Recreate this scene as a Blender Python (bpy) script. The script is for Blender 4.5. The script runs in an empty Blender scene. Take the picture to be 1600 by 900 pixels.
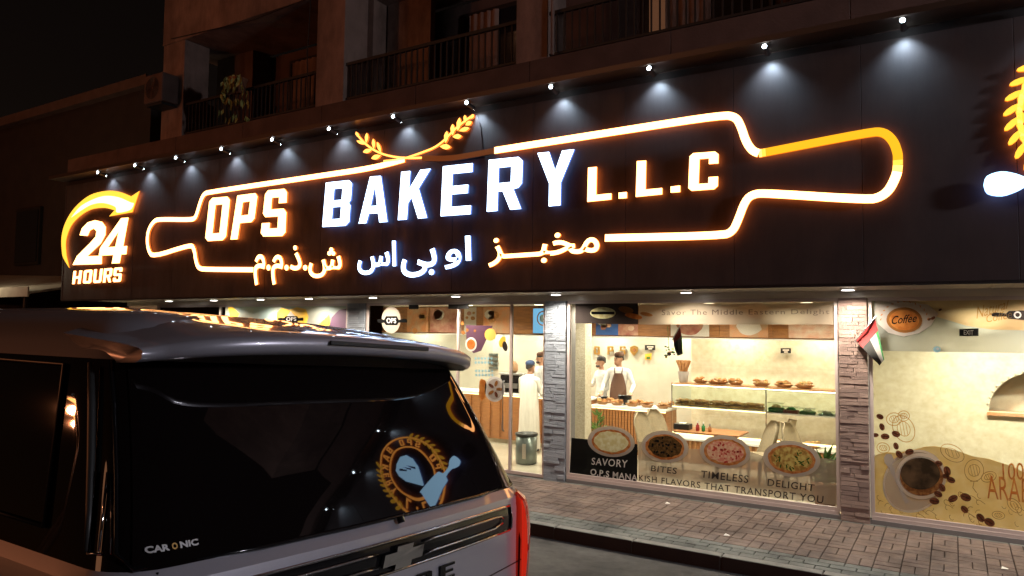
import bpy, bmesh, math, random
from mathutils import Vector, Matrix, noise
from mathutils.geometry import tessellate_polygon
R = math.radians
PI = math.pi
random.seed(7)
scn = bpy.context.scene
col = scn.collection

# ------------------------------------------------------------------ camera
YAW, PITCH, ROLL, FPX = R(31.596), R(3.286), R(0.704), 1119.8
CAM = Vector((0, -10.193, 2.38))
_f = Vector((-math.sin(YAW) * math.cos(PITCH), math.cos(YAW) * math.cos(PITCH), math.sin(PITCH)))
_r0 = Vector((math.cos(YAW), math.sin(YAW), 0)); _u0 = _r0.cross(_f)
_r = math.cos(ROLL) * _r0 + math.sin(ROLL) * _u0
_u = -math.sin(ROLL) * _r0 + math.cos(ROLL) * _u0
cd = bpy.data.cameras.new('camera'); cam = bpy.data.objects.new('camera', cd); col.objects.link(cam)
cam.matrix_world = Matrix(((_r.x, _u.x, -_f.x, CAM.x), (_r.y, _u.y, -_f.y, CAM.y), (_r.z, _u.z, -_f.z, CAM.z), (0, 0, 0, 1)))
cd.sensor_width = 36; cd.lens = 36 * FPX / 1600; cd.clip_start = .05; cd.clip_end = 600
scn.camera = cam

# ------------------------------------------------------------------ world, moon glow, exposure
SUN_EL, SUN_ROT = R(24), R(205)
w = bpy.data.worlds.new('World'); scn.world = w; w.use_nodes = True
nt = w.node_tree; nt.nodes.clear()
sky = nt.nodes.new('ShaderNodeTexSky'); sky.sky_type = 'NISHITA'; sky.sun_disc = False
sky.sun_elevation = SUN_EL; sky.sun_rotation = SUN_ROT
tint = nt.nodes.new('ShaderNodeMix'); tint.data_type = 'RGBA'; tint.blend_type = 'MULTIPLY'; tint.inputs[0].default_value = 1
tint.inputs[7].default_value = (1.0, .42, .22, 1)
bg = nt.nodes.new('ShaderNodeBackground'); bg.inputs[1].default_value = .002
wo = nt.nodes.new('ShaderNodeOutputWorld')
nt.links.new(sky.outputs[0], tint.inputs[6]); nt.links.new(tint.outputs[2], bg.inputs[0]); nt.links.new(bg.outputs[0], wo.inputs[0])
sl = bpy.data.lights.new('sun', 'SUN'); sl.energy = .07; sl.angle = R(12); sl.color = (1, .42, .2)
so = bpy.data.objects.new('sun', sl); col.objects.link(so)
sd = Vector((-math.sin(R(25)) * math.cos(SUN_EL), -math.cos(R(25)) * math.cos(SUN_EL), math.sin(SUN_EL)))
so.rotation_euler = sd.to_track_quat('Z', 'Y').to_euler(); so.location = (-8, -20, 14)
vs = scn.view_settings; vs.view_transform = 'Standard'; vs.look = 'None'; vs.exposure = .18; vs.gamma = 1; vs.use_curve_mapping = False
scn.render.engine = 'CYCLES'
cy = scn.cycles
cy.use_denoising = True
try: cy.denoiser = 'OPENIMAGEDENOISE'
except Exception: pass
cy.max_bounces = 7; cy.diffuse_bounces = 3; cy.glossy_bounces = 4; cy.transparent_max_bounces = 16
cy.transmission_bounces = 4; cy.sample_clamp_indirect = 4; cy.sample_clamp_direct = 0; cy.caustics_reflective = False; cy.caustics_refractive = False

# ------------------------------------------------------------------ helpers
def ray(px, py): return _f + (px - 800) / FPX * _r - (py - 450) / FPX * _u
def at(px, py, Y):
    d = ray(px, py); return CAM + d * ((Y - CAM.y) / d.y)
def atz(px, py, Z):
    d = ray(px, py); return CAM + d * ((Z - CAM.z) / d.z)
def atx(px, py, X):
    d = ray(px, py); return CAM + d * ((X - CAM.x) / d.x)

M = {}
def mat(name, c, rough=.6, metal=0, emit=None, es=0, nscale=0, namt=.3, c2=None, bump=0, bscale=None, coat=0, spec=.5, stretch=(1, 1, 1), detail=5, trans=0, alpha=1, geo=False, dirt=0, dscale=.9, dstretch=(1, 1, 1)):
    m = bpy.data.materials.new(name); m.use_nodes = True
    n = m.node_tree.nodes; l = m.node_tree.links; b = n['Principled BSDF']
    b.inputs['Base Color'].default_value = (*c, 1); b.inputs['Roughness'].default_value = rough
    b.inputs['Metallic'].default_value = metal; b.inputs['Specular IOR Level'].default_value = spec
    b.inputs['Coat Weight'].default_value = coat; b.inputs['Coat Roughness'].default_value = .03
    b.inputs['Alpha'].default_value = alpha
    if emit: b.inputs['Emission Color'].default_value = (*emit, 1); b.inputs['Emission Strength'].default_value = es
    if nscale or bump:
        tc = n.new('ShaderNodeTexCoord'); mp = n.new('ShaderNodeMapping'); mp.inputs['Scale'].default_value = stretch
        if geo: ge = n.new('ShaderNodeNewGeometry'); l.new(ge.outputs['Position'], mp.inputs[0])
        else: l.new(tc.outputs['Object'], mp.inputs[0])
    if nscale:
        t = n.new('ShaderNodeTexNoise'); t.inputs['Scale'].default_value = nscale; t.inputs['Detail'].default_value = detail
        l.new(mp.outputs[0], t.inputs['Vector'])
        cr = n.new('ShaderNodeValToRGB'); cr.color_ramp.elements[0].position = .32; cr.color_ramp.elements[1].position = .68
        cc = c2 if c2 else tuple(v * (1 - namt) for v in c)
        cr.color_ramp.elements[0].color = (*cc, 1); cr.color_ramp.elements[1].color = (*c, 1)
        l.new(t.outputs[0], cr.inputs[0]); l.new(cr.outputs[0], b.inputs['Base Color'])
    if dirt:
        ge2 = n.new('ShaderNodeNewGeometry'); m2 = n.new('ShaderNodeMapping'); m2.inputs['Scale'].default_value = dstretch; l.new(ge2.outputs['Position'], m2.inputs[0])
        td = n.new('ShaderNodeTexNoise'); td.inputs['Scale'].default_value = dscale; td.inputs['Detail'].default_value = 9; td.inputs['Roughness'].default_value = .72; l.new(m2.outputs[0], td.inputs['Vector'])
        rd_ = n.new('ShaderNodeMapRange'); rd_.inputs[1].default_value = .38; rd_.inputs[2].default_value = .62; rd_.inputs[3].default_value = 1 - dirt; rd_.inputs[4].default_value = 1 + dirt * .25; l.new(td.outputs[0], rd_.inputs[0])
        mx_ = n.new('ShaderNodeMix'); mx_.data_type = 'RGBA'; mx_.blend_type = 'MULTIPLY'; mx_.inputs[0].default_value = 1
        if nscale: l.new(cr.outputs[0], mx_.inputs[6])
        else: mx_.inputs[6].default_value = (*c, 1)
        l.new(rd_.outputs[0], mx_.inputs[7]); l.new(mx_.outputs[2], b.inputs['Base Color'])
        ra = n.new('ShaderNodeMapRange'); ra.inputs[1].default_value = .35; ra.inputs[2].default_value = .65; ra.inputs[3].default_value = min(1, rough * 1.35); ra.inputs[4].default_value = rough * .85; l.new(td.outputs[0], ra.inputs[0]); l.new(ra.outputs[0], b.inputs['Roughness'])
    if bump:
        t2 = n.new('ShaderNodeTexNoise'); t2.inputs['Scale'].default_value = bscale or nscale or 20; t2.inputs['Detail'].default_value = 6
        l.new(mp.outputs[0], t2.inputs['Vector'])
        bp = n.new('ShaderNodeBump'); bp.inputs['Strength'].default_value = bump; bp.inputs['Distance'].default_value = .02
        l.new(t2.outputs[0], bp.inputs['Height']); l.new(bp.outputs[0], b.inputs['Normal'])
    if trans:
        out = n['Material Output']; tr = n.new('ShaderNodeBsdfTranslucent'); mx = n.new('ShaderNodeMixShader'); mx.inputs[0].default_value = trans
        tr.inputs[0].default_value = (*c, 1)
        if nscale: l.new(cr.outputs[0], tr.inputs[0])
        l.new(b.outputs[0], mx.inputs[1]); l.new(tr.outputs[0], mx.inputs[2]); l.new(mx.outputs[0], out.inputs[0])
    M[name] = m; return m
def film(name, c, trans, rough=.3, tl=.5, nscale=0, c2=None):
    """printed film on glass: part see-through, part diffuse and translucent"""
    m = bpy.data.materials.new(name); m.use_nodes = True; n = m.node_tree.nodes; l = m.node_tree.links; n.clear()
    out = n.new('ShaderNodeOutputMaterial'); d = n.new('ShaderNodeBsdfDiffuse'); t = n.new('ShaderNodeBsdfTranslucent'); tp = n.new('ShaderNodeBsdfTransparent')
    d.inputs[0].default_value = t.inputs[0].default_value = (*c, 1)
    if nscale:
        tc = n.new('ShaderNodeTexCoord'); x = n.new('ShaderNodeTexNoise'); x.inputs['Scale'].default_value = nscale; x.inputs['Detail'].default_value = 5
        cr = n.new('ShaderNodeValToRGB'); cr.color_ramp.elements[0].position = .4; cr.color_ramp.elements[1].position = .6
        cr.color_ramp.elements[0].color = (*(c2 or c), 1); cr.color_ramp.elements[1].color = (*c, 1)
        l.new(tc.outputs['Object'], x.inputs[0]); l.new(x.outputs[0], cr.inputs[0]); l.new(cr.outputs[0], d.inputs[0]); l.new(cr.outputs[0], t.inputs[0])
    a = n.new('ShaderNodeMixShader'); a.inputs[0].default_value = tl; b = n.new('ShaderNodeMixShader'); b.inputs[0].default_value = trans
    l.new(d.outputs[0], a.inputs[1]); l.new(t.outputs[0], a.inputs[2]); l.new(a.outputs[0], b.inputs[1]); l.new(tp.outputs[0], b.inputs[2]); l.new(b.outputs[0], out.inputs[0])
    M[name] = m; return m
def glass(name, tint=(1, 1, 1), refl=1.0, ior=1.5):
    m = bpy.data.materials.new(name); m.use_nodes = True; n = m.node_tree.nodes; l = m.node_tree.links; n.clear()
    out = n.new('ShaderNodeOutputMaterial'); g = n.new('ShaderNodeBsdfGlossy'); g.inputs['Roughness'].default_value = .01
    t = n.new('ShaderNodeBsdfTransparent'); t.inputs[0].default_value = (*tint, 1); fr = n.new('ShaderNodeFresnel'); fr.inputs[0].default_value = ior
    mu = n.new('ShaderNodeMath'); mu.operation = 'MULTIPLY'; mu.inputs[1].default_value = refl
    x = n.new('ShaderNodeMixShader'); l.new(fr.outputs[0], mu.inputs[0]); l.new(mu.outputs[0], x.inputs[0]); l.new(t.outputs[0], x.inputs[1]); l.new(g.outputs[0], x.inputs[2]); l.new(x.outputs[0], out.inputs[0])
    M[name] = m; return m
def emis(name, c, s=1):
    m = bpy.data.materials.new(name); m.use_nodes = True; n = m.node_tree.nodes; l = m.node_tree.links; n.clear()
    out = n.new('ShaderNodeOutputMaterial'); e = n.new('ShaderNodeEmission'); e.inputs[0].default_value = (*c, 1); e.inputs[1].default_value = s
    l.new(e.outputs[0], out.inputs[0]); M[name] = m; return m

def tag(o, label=None, cat=None, group=None, kind=None):
    if label: o['label'] = label
    if cat: o['category'] = cat
    if group: o['group'] = group
    if kind: o['kind'] = kind
    return o
def root(name, loc=(0, 0, 0), label=None, cat=None, group=None):
    o = bpy.data.objects.new(name, None); col.objects.link(o); o.location = loc; o.empty_display_size = .1
    return tag(o, label, cat, group)
def adopt(o, parent):
    if parent is not None:
        o.parent = parent
        if parent.type == 'EMPTY' and parent.get('_local') is None:
            o.matrix_parent_inverse = Matrix.Translation(-Vector(parent.location))
    return o
def link(name, me, mats, parent=None, smooth=False):
    if not isinstance(mats, (list, tuple)): mats = [mats]
    for m in mats: me.materials.append(M[m] if isinstance(m, str) else m)
    if smooth:
        for p in me.polygons: p.use_smooth = True
    me.name = name
    o = bpy.data.objects.new(name, me); col.objects.link(o)
    return adopt(o, parent)
def inst(src, name, loc, parent, rot=None, scale=None):
    o = bpy.data.objects.new(name, src); col.objects.link(o); adopt(o, parent); o.location = loc
    if rot: o.rotation_euler = rot
    if scale: o.scale = scale
    return o
def copy_tree(o, parent=None):
    c = o.copy(); col.objects.link(c)
    if parent is not None: c.parent = parent
    for ch in KIDS(o): copy_tree(ch, c)
    return c
def KIDS(o): return [x for x in list(o.children)]

class MB:
    def __init__(s): s.v = []; s.f = []; s.m = []
    def add(s, vs, fs, mi=0):
        k = len(s.v); s.v += [tuple(v) for v in vs]; s.f += [tuple(i + k for i in f) for f in fs]; s.m += [mi] * len(fs); return s
    def box(s, x0, y0, z0, x1, y1, z1, mi=0):
        v = [(x0, y0, z0), (x1, y0, z0), (x1, y1, z0), (x0, y1, z0), (x0, y0, z1), (x1, y0, z1), (x1, y1, z1), (x0, y1, z1)]
        return s.add(v, [(0, 3, 2, 1), (4, 5, 6, 7), (0, 1, 5, 4), (1, 2, 6, 5), (2, 3, 7, 6), (3, 0, 4, 7)], mi)
    def bbox(s, x0, y0, z0, x1, y1, z1, b=.01, mi=0):
        """box with chamfered edges"""
        b = min(b, abs(x1 - x0) * .45, abs(y1 - y0) * .45, abs(z1 - z0) * .45)
        bm = bmesh.new(); bmesh.ops.create_cube(bm, size=1)
        for v in bm.verts: v.co = Vector(((x0 + x1) / 2 + v.co.x * (x1 - x0), (y0 + y1) / 2 + v.co.y * (y1 - y0), (z0 + z1) / 2 + v.co.z * (z1 - z0)))
        bmesh.ops.bevel(bm, geom=bm.edges[:], offset=b, segments=2, profile=.5, affect='EDGES')
        bm.verts.index_update(); s.add([v.co.copy() for v in bm.verts], [[v.index for v in f.verts] for f in bm.faces], mi); bm.free(); return s
    def quad(s, a, b, c, d, mi=0): return s.add([a, b, c, d], [(0, 1, 2, 3)], mi)
    def tube(s, pts, r, seg=8, mi=0, caps=True, ry=None):
        pts = [Vector(p) for p in pts]; n = len(pts); rr = r if isinstance(r, (list, tuple)) else [r] * n
        vs = []; up = None
        for i, p in enumerate(pts):
            d = (pts[min(i + 1, n - 1)] - pts[max(i - 1, 0)]).normalized()
            if up is None: up = Vector((0, 0, 1)) if abs(d.z) < .9 else Vector((0, 1, 0))
            a = d.cross(up).normalized(); b2 = a.cross(d).normalized()
            for k in range(seg):
                t = 2 * PI * k / seg; vs.append(p + a * math.cos(t) * rr[i] + b2 * math.sin(t) * rr[i])
        fs = [(i * seg + k, i * seg + (k + 1) % seg, (i + 1) * seg + (k + 1) % seg, (i + 1) * seg + k) for i in range(n - 1) for k in range(seg)]
        if caps: fs += [tuple(range(seg - 1, -1, -1)), tuple(range((n - 1) * seg, n * seg))]
        return s.add(vs, fs, mi)
    def lathe(s, prof, c=(0, 0, 0), seg=20, mi=0, sx=1, sy=1):
        vs = [(c[0] + r * math.cos(2 * PI * k / seg) * sx, c[1] + r * math.sin(2 * PI * k / seg) * sy, c[2] + z) for r, z in prof for k in range(seg)]
        fs = [(i * seg + k, i * seg + (k + 1) % seg, (i + 1) * seg + (k + 1) % seg, (i + 1) * seg + k) for i in range(len(prof) - 1) for k in range(seg)]
        fs += [tuple(range(seg - 1, -1, -1)), tuple(range((len(prof) - 1) * seg, len(prof) * seg))]
        return s.add(vs, fs, mi)
    def ball(s, c, r, seg=10, rings=6, mi=0, rx=1, ry=1, rz=1):
        prof = [(max(r * math.sin(PI * i / rings), 1e-4), -r * math.cos(PI * i / rings) * rz) for i in range(rings + 1)]
        return s.lathe(prof, c, seg, mi, rx, ry)
    def mesh(s):
        me = bpy.data.meshes.new('m'); me.from_pydata([tuple(v) for v in s.v], [], s.f)
        if any(s.m):
            for p, i in zip(me.polygons, s.m): p.material_index = i
        me.update(); return me
    def build(s, name, mats, parent=None, smooth=False): return link(name, s.mesh(), mats, parent, smooth)

def shape_curve(loops, depth=0.0):
    """2D loops with holes -> mesh in XY, thickness +-depth"""
    cu = bpy.data.curves.new('c', 'CURVE'); cu.dimensions = '2D'; cu.fill_mode = 'BOTH'; cu.extrude = depth
    for lp in loops:
        sp = cu.splines.new('POLY'); sp.points.add(len(lp) - 1); sp.use_cyclic_u = True
        for p, q in zip(sp.points, lp): p.co = (q[0], q[1], 0, 1)
    return curve_mesh(cu)
def curve_mesh(cu):
    o = bpy.data.objects.new('tmp', cu); col.objects.link(o)
    dg = bpy.context.evaluated_depsgraph_get(); me = bpy.data.meshes.new_from_object(o.evaluated_get(dg))
    bpy.data.objects.remove(o); bpy.data.curves.remove(cu); me.materials.clear(); return me
_tc = {}
def text_flat(body, bold=0, shear=0, depth=0, spacing=1):
    cu = bpy.data.curves.new('t', 'FONT'); cu.body = body; cu.offset = bold; cu.shear = shear; cu.extrude = depth
    cu.resolution_u = 3; cu.space_character = spacing
    me = curve_mesh(cu)
    xs = [v.co.x for v in me.vertices]; ys = [v.co.y for v in me.vertices]
    x0, x1, y0, y1 = min(xs), max(xs), min(ys), max(ys)
    for v in me.vertices: v.co.x = (v.co.x - x0) / (x1 - x0); v.co.y = (v.co.y - y0) / (y1 - y0)
    return me
def onto(me, quad, Y0, thick=0.0):
    """map a unit-square XY mesh on the facade-parallel plane y=Y0 through four world corners TL,TR,BL,BR; thick goes towards the street"""
    TL, TR, BL, BR = [Vector(q) for q in quad]
    for v in me.vertices:
        x, y, z = v.co
        p = (TL * (1 - x) + TR * x) * y + (BL * (1 - x) + BR * x) * (1 - y)
        v.co = (p.x, Y0 - (thick if z > 1e-6 else 0), p.z)
    return me
def rectq(x0, z0, x1, z1): return [(x0, 0, z1), (x1, 0, z1), (x0, 0, z0), (x1, 0, z0)]
def qpx(Y, *c): return [at(x, y, Y) for x, y in c]
def min_y(me, _c={}):
    k = me.as_pointer()
    if _c.get('k') != k: _c['k'] = k; _c['v'] = min(v.co.y for v in me.vertices)
    return _c['v']
def sidemats(me, front, side):
    """material slots: faces looking at the street / the returns"""
    me.materials.append(M[front]); me.materials.append(M[side]); me.materials.append(M[{'lit_cold': 'halo_cold', 'unlit_gold': 'unlit_gold'}.get(front, 'halo_cold' if front == 'lit_ice' else 'halo_warm')])
    for p in me.polygons: p.material_index = (0 if p.center.y < min_y(me) + 1e-4 else 2) if abs(p.normal.y) > .7 else 1
def sign_piece(name, me, front, side, parent):
    me.update(); sidemats(me, front, side); me.name = name
    o = bpy.data.objects.new(name, me); col.objects.link(o); return adopt(o, parent)
def facade_shape(loops_xz, Y, thick=0.0):
    """loops of (x,z) at y=Y, with thickness towards the street"""
    me = shape_curve(loops_xz, 0.5 if thick else 0)
    for v in me.vertices: x, y, z = v.co; v.co = (x, Y - (thick if z > 1e-6 else 0), y)
    me.update(); return me
def ell(cx, cz, rx, rz, n=28, a0=0): return [(cx + rx * math.cos(2 * PI * i / n + a0), cz + rz * math.sin(2 * PI * i / n + a0)) for i in range(n)]
def ribbon(pts, w, closed=False):
    """outline of a stroke of width w along pts"""
    P = [Vector(p) for p in pts]; n = len(P); L = []; Rr = []
    for i in range(n):
        a = P[max(i - 1, 0)]; b = P[min(i + 1, n - 1)]; d = (b - a).normalized(); nn = Vector((-d.y, d.x))
        if 0 < i < n - 1:
            d1 = (P[i] - P[i - 1]).normalized(); d2 = (P[i + 1] - P[i]).normalized(); k = 1 / max(.5, math.sqrt(max(.05, (1 + d1.dot(d2)) / 2)))
        else: k = 1
        ww = (w[i] if isinstance(w, (list, tuple)) else w) / 2
        L.append(P[i] + nn * ww * k); Rr.append(P[i] - nn * ww * k)
    return [tuple(p) for p in L + Rr[::-1]]
def smooth_path(pts, it=2):
    P = [Vector(p) for p in pts]
    for _ in range(it):
        Q = [P[0]]
        for a, b in zip(P, P[1:]): Q += [a * .75 + b * .25, a * .25 + b * .75]
        Q.append(P[-1]); P = Q
    return P

def cr_smooth(P, n=4):
    out = []
    for i in range(len(P) - 1):
        p0, p1, p2, p3 = P[max(i - 1, 0)], P[i], P[i + 1], P[min(i + 2, len(P) - 1)]
        for k in range(n):
            t = k / n; out.append(tuple(.5 * (2 * b + (c - a) * t + (2 * a - 5 * b + 4 * c - d) * t * t + (3 * b - a - 3 * c + d) * t ** 3) for a, b, c, d in zip(p0, p1, p2, p3)))
    return out + [P[-1]]

# ------------------------------------------------------------------ materials
mat('asphalt', (.078, .074, .07), .85, nscale=9, c2=(.055, .053, .05), bump=.5, bscale=160, dirt=.45, dscale=.7)
mat('paver_pink', (.155, .108, .085), .72, nscale=6, c2=(.12, .086, .074), bump=.35, bscale=70, geo=True, dirt=.5, dscale=1.3)
mat('paver_pink_b', (.14, .10, .08), .75, nscale=6, c2=(.11, .082, .072), bump=.35, bscale=70, geo=True, dirt=.5, dscale=1.3)
mat('paver_grey', (.13, .135, .125), .7, nscale=6, c2=(.11, .12, .11), bump=.35, bscale=70, geo=True, dirt=.5, dscale=1.3)
mat('paver_grey_b', (.13, .14, .13), .75, nscale=6, c2=(.09, .10, .095), bump=.35, bscale=70, geo=True, dirt=.5, dscale=1.3)
mat('bedding', (.05, .042, .038), .95, nscale=12, bump=.3)
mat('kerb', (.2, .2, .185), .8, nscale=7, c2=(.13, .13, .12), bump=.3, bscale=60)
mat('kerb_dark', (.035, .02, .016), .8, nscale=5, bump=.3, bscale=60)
mat('panel', (.054, .042, .042), .55, nscale=2, c2=(.036, .029, .031), spec=.5, dirt=.16, dscale=1.6, dstretch=(1.6, 1, .35))
mat('panel_gap', (.008, .006, .006), .7)
mat('metal_trim', (.10, .075, .06), .35, .6)
mat('soffit', (.82, .76, .64), .25, 0, nscale=1.2, c2=(.68, .62, .52), spec=.8)
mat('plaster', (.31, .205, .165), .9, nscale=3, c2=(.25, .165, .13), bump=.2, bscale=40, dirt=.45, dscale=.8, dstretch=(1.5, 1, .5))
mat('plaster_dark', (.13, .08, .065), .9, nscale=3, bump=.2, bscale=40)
mat('railing', (.02, .018, .018), .5, .3)
mat('dark_glass', (.012, .012, .016), .06)
mat('white_frame', (.55, .47, .45), .4, .2)
mat('stone_a', (.36, .40, .46), .8, nscale=22, c2=(.27, .30, .35), bump=.7, bscale=45)
mat('stone_b', (.30, .335, .39), .8, nscale=22, c2=(.22, .25, .29), bump=.7, bscale=45)
mat('stone_c', (.38, .27, .225), .8, nscale=22, c2=(.26, .18, .155), bump=.7, bscale=45)
mat('stone_d', (.29, .20, .17), .8, nscale=22, c2=(.19, .13, .115), bump=.7, bscale=45)
mat('mortar', (.17, .16, .16), .9)
mat('cream_wall', (.72, .67, .52), .45, nscale=11, c2=(.60, .53, .37), bump=.25, bscale=9, detail=9)
mat('cream_plain', (.72, .66, .52), .55, nscale=8, c2=(.62, .56, .42), bump=.15)
mat('grey_wall', (.58, .58, .50), .5, nscale=2.5, c2=(.47, .47, .40), detail=8)
mat('rough_cream', (.62, .56, .44), .8, nscale=24, c2=(.48, .42, .31), bump=.9, bscale=55)
mat('ceiling_white', (.72, .69, .6), .6)
mat('floor_tile', (.55, .50, .40), .12, nscale=2, c2=(.46, .42, .33), spec=.6)
mat('wood', (.36, .155, .055), .4, nscale=5, c2=(.24, .095, .033), stretch=(1, 1, 9))
mat('wood_h', (.38, .165, .055), .4, nscale=5, c2=(.25, .10, .033), stretch=(1, 1, 9))
mat('wood_light', (.45, .24, .10), .4, nscale=5, c2=(.33, .16, .06), stretch=(.4, 4, 4))
mat('black', (.012, .012, .012), .5)
mat('black_gloss', (.008, .008, .009), .12)
mat('chrome', (.75, .75, .77), .08, 1)
mat('steel', (.45, .46, .47), .3, .9)
mat('white_paint', (.75, .74, .70), .5)
mat('white_cloth', (.78, .75, .68), .85, nscale=9, c2=(.66, .63, .57), stretch=(3, 3, .4))
mat('white_shirt', (.72, .72, .70), .85, nscale=8, c2=(.6, .6, .6))
mat('brown_cloth', (.09, .04, .022), .8)
mat('dark_cloth', (.02, .02, .025), .8)
mat('navy', (.03, .055, .13), .8)
mat('skin', (.42, .23, .145), .55, nscale=9, c2=(.36, .19, .12))
mat('hair', (.012, .009, .008), .6)
mat('beige_seat', (.36, .29, .19), .7, nscale=30, namt=.15)
mat('crust', (.52, .25, .08), .6, nscale=26, c2=(.33, .12, .03), bump=.4)
mat('crust_pale', (.62, .42, .16), .6, nscale=26, c2=(.5, .27, .08), bump=.4)
mat('plate', (.7, .68, .62), .25)
mat('leaf', (.10, .20, .035), .5, nscale=14, c2=(.05, .12, .02))
mat('leaf_dusk', (.42, .42, .12), .6, nscale=10, c2=(.22, .22, .06))
mat('bark', (.08, .05, .03), .9)
mat('terracotta', (.25, .1, .05), .8)
mat('red', (.27, .015, .015), .6); mat('green', (.015, .15, .035), .6); mat('blue', (.04, .12, .4), .5)
mat('yellow', (.75, .45, .04), .5); mat('orange', (.75, .22, .03), .5); mat('purple', (.10, .05, .09), .6)
mat('gold', (.75, .45, .13), .3, .8)
mat('pale_blue', (.35, .58, .72), .5)
mat('poster_white', (.68, .62, .55), .6); mat('poster_orange', (.68, .25, .09), .6, nscale=6, c2=(.5, .33, .2)); mat('poster_red', (.34, .11, .08), .6, nscale=7, c2=(.55, .32, .22))
mat('poster_pink', (.6, .3, .2), .6, nscale=9, c2=(.66, .5, .38))
mat('flag_white', (.26, .25, .23), .8); mat('flag_black', (.02, .02, .018), .8)
mat('car_paint', (.54, .53, .60), .36, .42, coat=1, nscale=400, namt=.12)
mat('car_glass', (.006, .004, .004), .02, spec=.6, coat=0)
mat('car_black', (.006, .006, .007), .12, spec=.6)
mat('car_trim', (.03, .03, .03), .45)
mat('rubber', (.015, .015, .015), .8)
mat('tail_red', (.85, .03, .02), .12, emit=(1, .05, .02), es=.32, coat=1)
mat('tail_red_deep', (.6, .01, .01), .12, emit=(1, .03, .02), es=.06, coat=1)
mat('decal_white', (.6, .6, .6), .5); mat('decal_gold', (.6, .33, .06), .5)
mat('neighbour', (.035, .023, .018), .9, nscale=2, c2=(.025, .017, .014), bump=.2)
mat('canvas', (.42, .38, .30), .85, nscale=3)
mat('bin_grey', (.16, .19, .18), .3, .5)
glass('pane', (.93, .95, .93), 1.1); glass('case_glass', (.9, .95, .9), 1.0)
film('frost_beige', (.50, .42, .32), .30, nscale=2.2, c2=(.42, .35, .27))
film('frost_grey', (.34, .36, .32), .32)
film('frost_tan', (.62, .44, .24), .14, tl=.55, nscale=3, c2=(.56, .38, .19))
film('frost_white', (.60, .54, .50), .12)
film('frost_blue', (.45, .58, .58), .22, nscale=1.4, c2=(.55, .57, .5))
film('print_yellow', (.95, .70, .32), .08, tl=.8, nscale=5, c2=(.88, .60, .22))
film('print_black', (.012, .012, .012), 0); film('print_white', (.75, .73, .70), 0); film('print_dark', (.04, .032, .03), 0, tl=.2)
film('print_grey', (.46, .42, .38), 0, tl=.4); film('print_brown', (.28, .12, .035), 0, tl=.4); film('print_orange', (.6, .24, .06), 0, tl=.5, nscale=12, c2=(.45, .14, .03))
film('print_faded', (.13, .10, .08), .1, tl=.4)
film('print_line', (.50, .25, .06), .25, tl=.5)
film('print_coffee', (.03, .02, .012), 0, tl=.1, nscale=5, c2=(.09, .055, .03)); film('print_foam', (.42, .2, .07), 0, nscale=25, c2=(.22, .09, .03))
film('print_bean', (.085, .03, .015), 0, tl=.2, nscale=30, c2=(.16, .06, .03)); film('print_cup', (1, .97, .93), 0, tl=.88); film('print_saucer', (.50, .44, .37), .0, tl=.55)
film('pz_cheese', (.66, .66, .42), 0, tl=.3, nscale=14, c2=(.55, .50, .24)); film('pz_zaatar', (.055, .03, .012), 0, tl=.2, nscale=30, c2=(.11, .06, .02))
film('pz_pep', (.55, .2, .14), 0, tl=.3, nscale=26, c2=(.62, .42, .27)); film('pz_veg', (.5, .40, .12), 0, tl=.3, nscale=20, c2=(.28, .15, .04))
film('pz_crust', (.5, .22, .07), 0, tl=.3, nscale=18, c2=(.33, .11, .03)); film('pz_leaf', (.04, .08, .015), 0, tl=.2); film('pz_spot', (.36, .05, .035), 0, tl=.2)
film('print_purple', (.09, .045, .07), 0, tl=.3); film('print_blue', (.30, .52, .62), 0, tl=.4)
# lit sign faces: bright enough that the picture clips them, their reflections keep the colour
emis('lit_warm', (1, .42, .13), 7.5); emis('lit_warm_side', (1, .20, .025), 1.15); emis('halo_warm', (1, .21, .04), 5); emis('halo_cold', (.30, .42, 1), 2.2)
emis('lit_amber', (1, .38, .07), 3.0); emis('lit_ice', (.42, .72, 1), 3.2); emis('lit_yellow', (1, .43, .015), 1.25); emis('lit_blend_a', (1, .45, .05), 1.9); emis('lit_blend_b', (1, .45, .09), 3.2); emis('lit_yellow_side', (1, .22, .01), .8)
emis('lit_gold', (1, .50, .045), 1.6); emis('lit_cold', (.55, .72, 1), 6.0); emis('lit_cold_side', (.16, .30, 1), .75)
emis('lamp_cold', (.75, .9, 1), 30); emis('lamp_white', (1, .93, .85), 14); emis('lamp_warm', (1, .8, .5), 10); emis('led_strip', (1, .72, .36), 4.2)
emis('led_bright', (1, .85, .6), 14); emis('lamp_sodium', (1, .4, .1), 16); emis('lit_cove', (.85, .95, 1), 2.5)
mat('unlit_gold', (.42, .25, .11), .35, .6)

def spot_light(name, loc, target, energy, size, blend, color, parent, rad=.02):
    l = bpy.data.lights.new(name, 'SPOT'); l.energy = energy; l.spot_size = size; l.spot_blend = blend; l.color = color; l.shadow_soft_size = rad
    o = bpy.data.objects.new(name, l); col.objects.link(o); o.location = loc
    o.rotation_euler = (Vector(loc) - Vector(target)).to_track_quat('Z', 'Y').to_euler(); return adopt(o, parent)

# ================================================================== GROUND
SLOPE = .057
def road_z(y): return -.15 + SLOPE * (-2.4 - y)
mb = MB()
ys = [-2.4, -5, -8, -11, -15]; 
for a, b in zip(ys, ys[1:]): mb.quad((-60, a, road_z(a)), (-60, b, road_z(b)), (60, b, road_z(b)), (60, a, road_z(a)))
mb.quad((-60, -15, road_z(-15)), (-60, -90, road_z(-15)), (60, -90, road_z(-15)), (60, -15, road_z(-15)))
tag(mb.build('road', 'asphalt'), 'grey asphalt road sloping down to the kerb in front of the bakery', kind='structure')
g = MB(); g.box(-40, -2.26, -.3, 30, 6.5, -.062)
pav = tag(g.build('pavement', 'bedding'), kind='structure')
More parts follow.
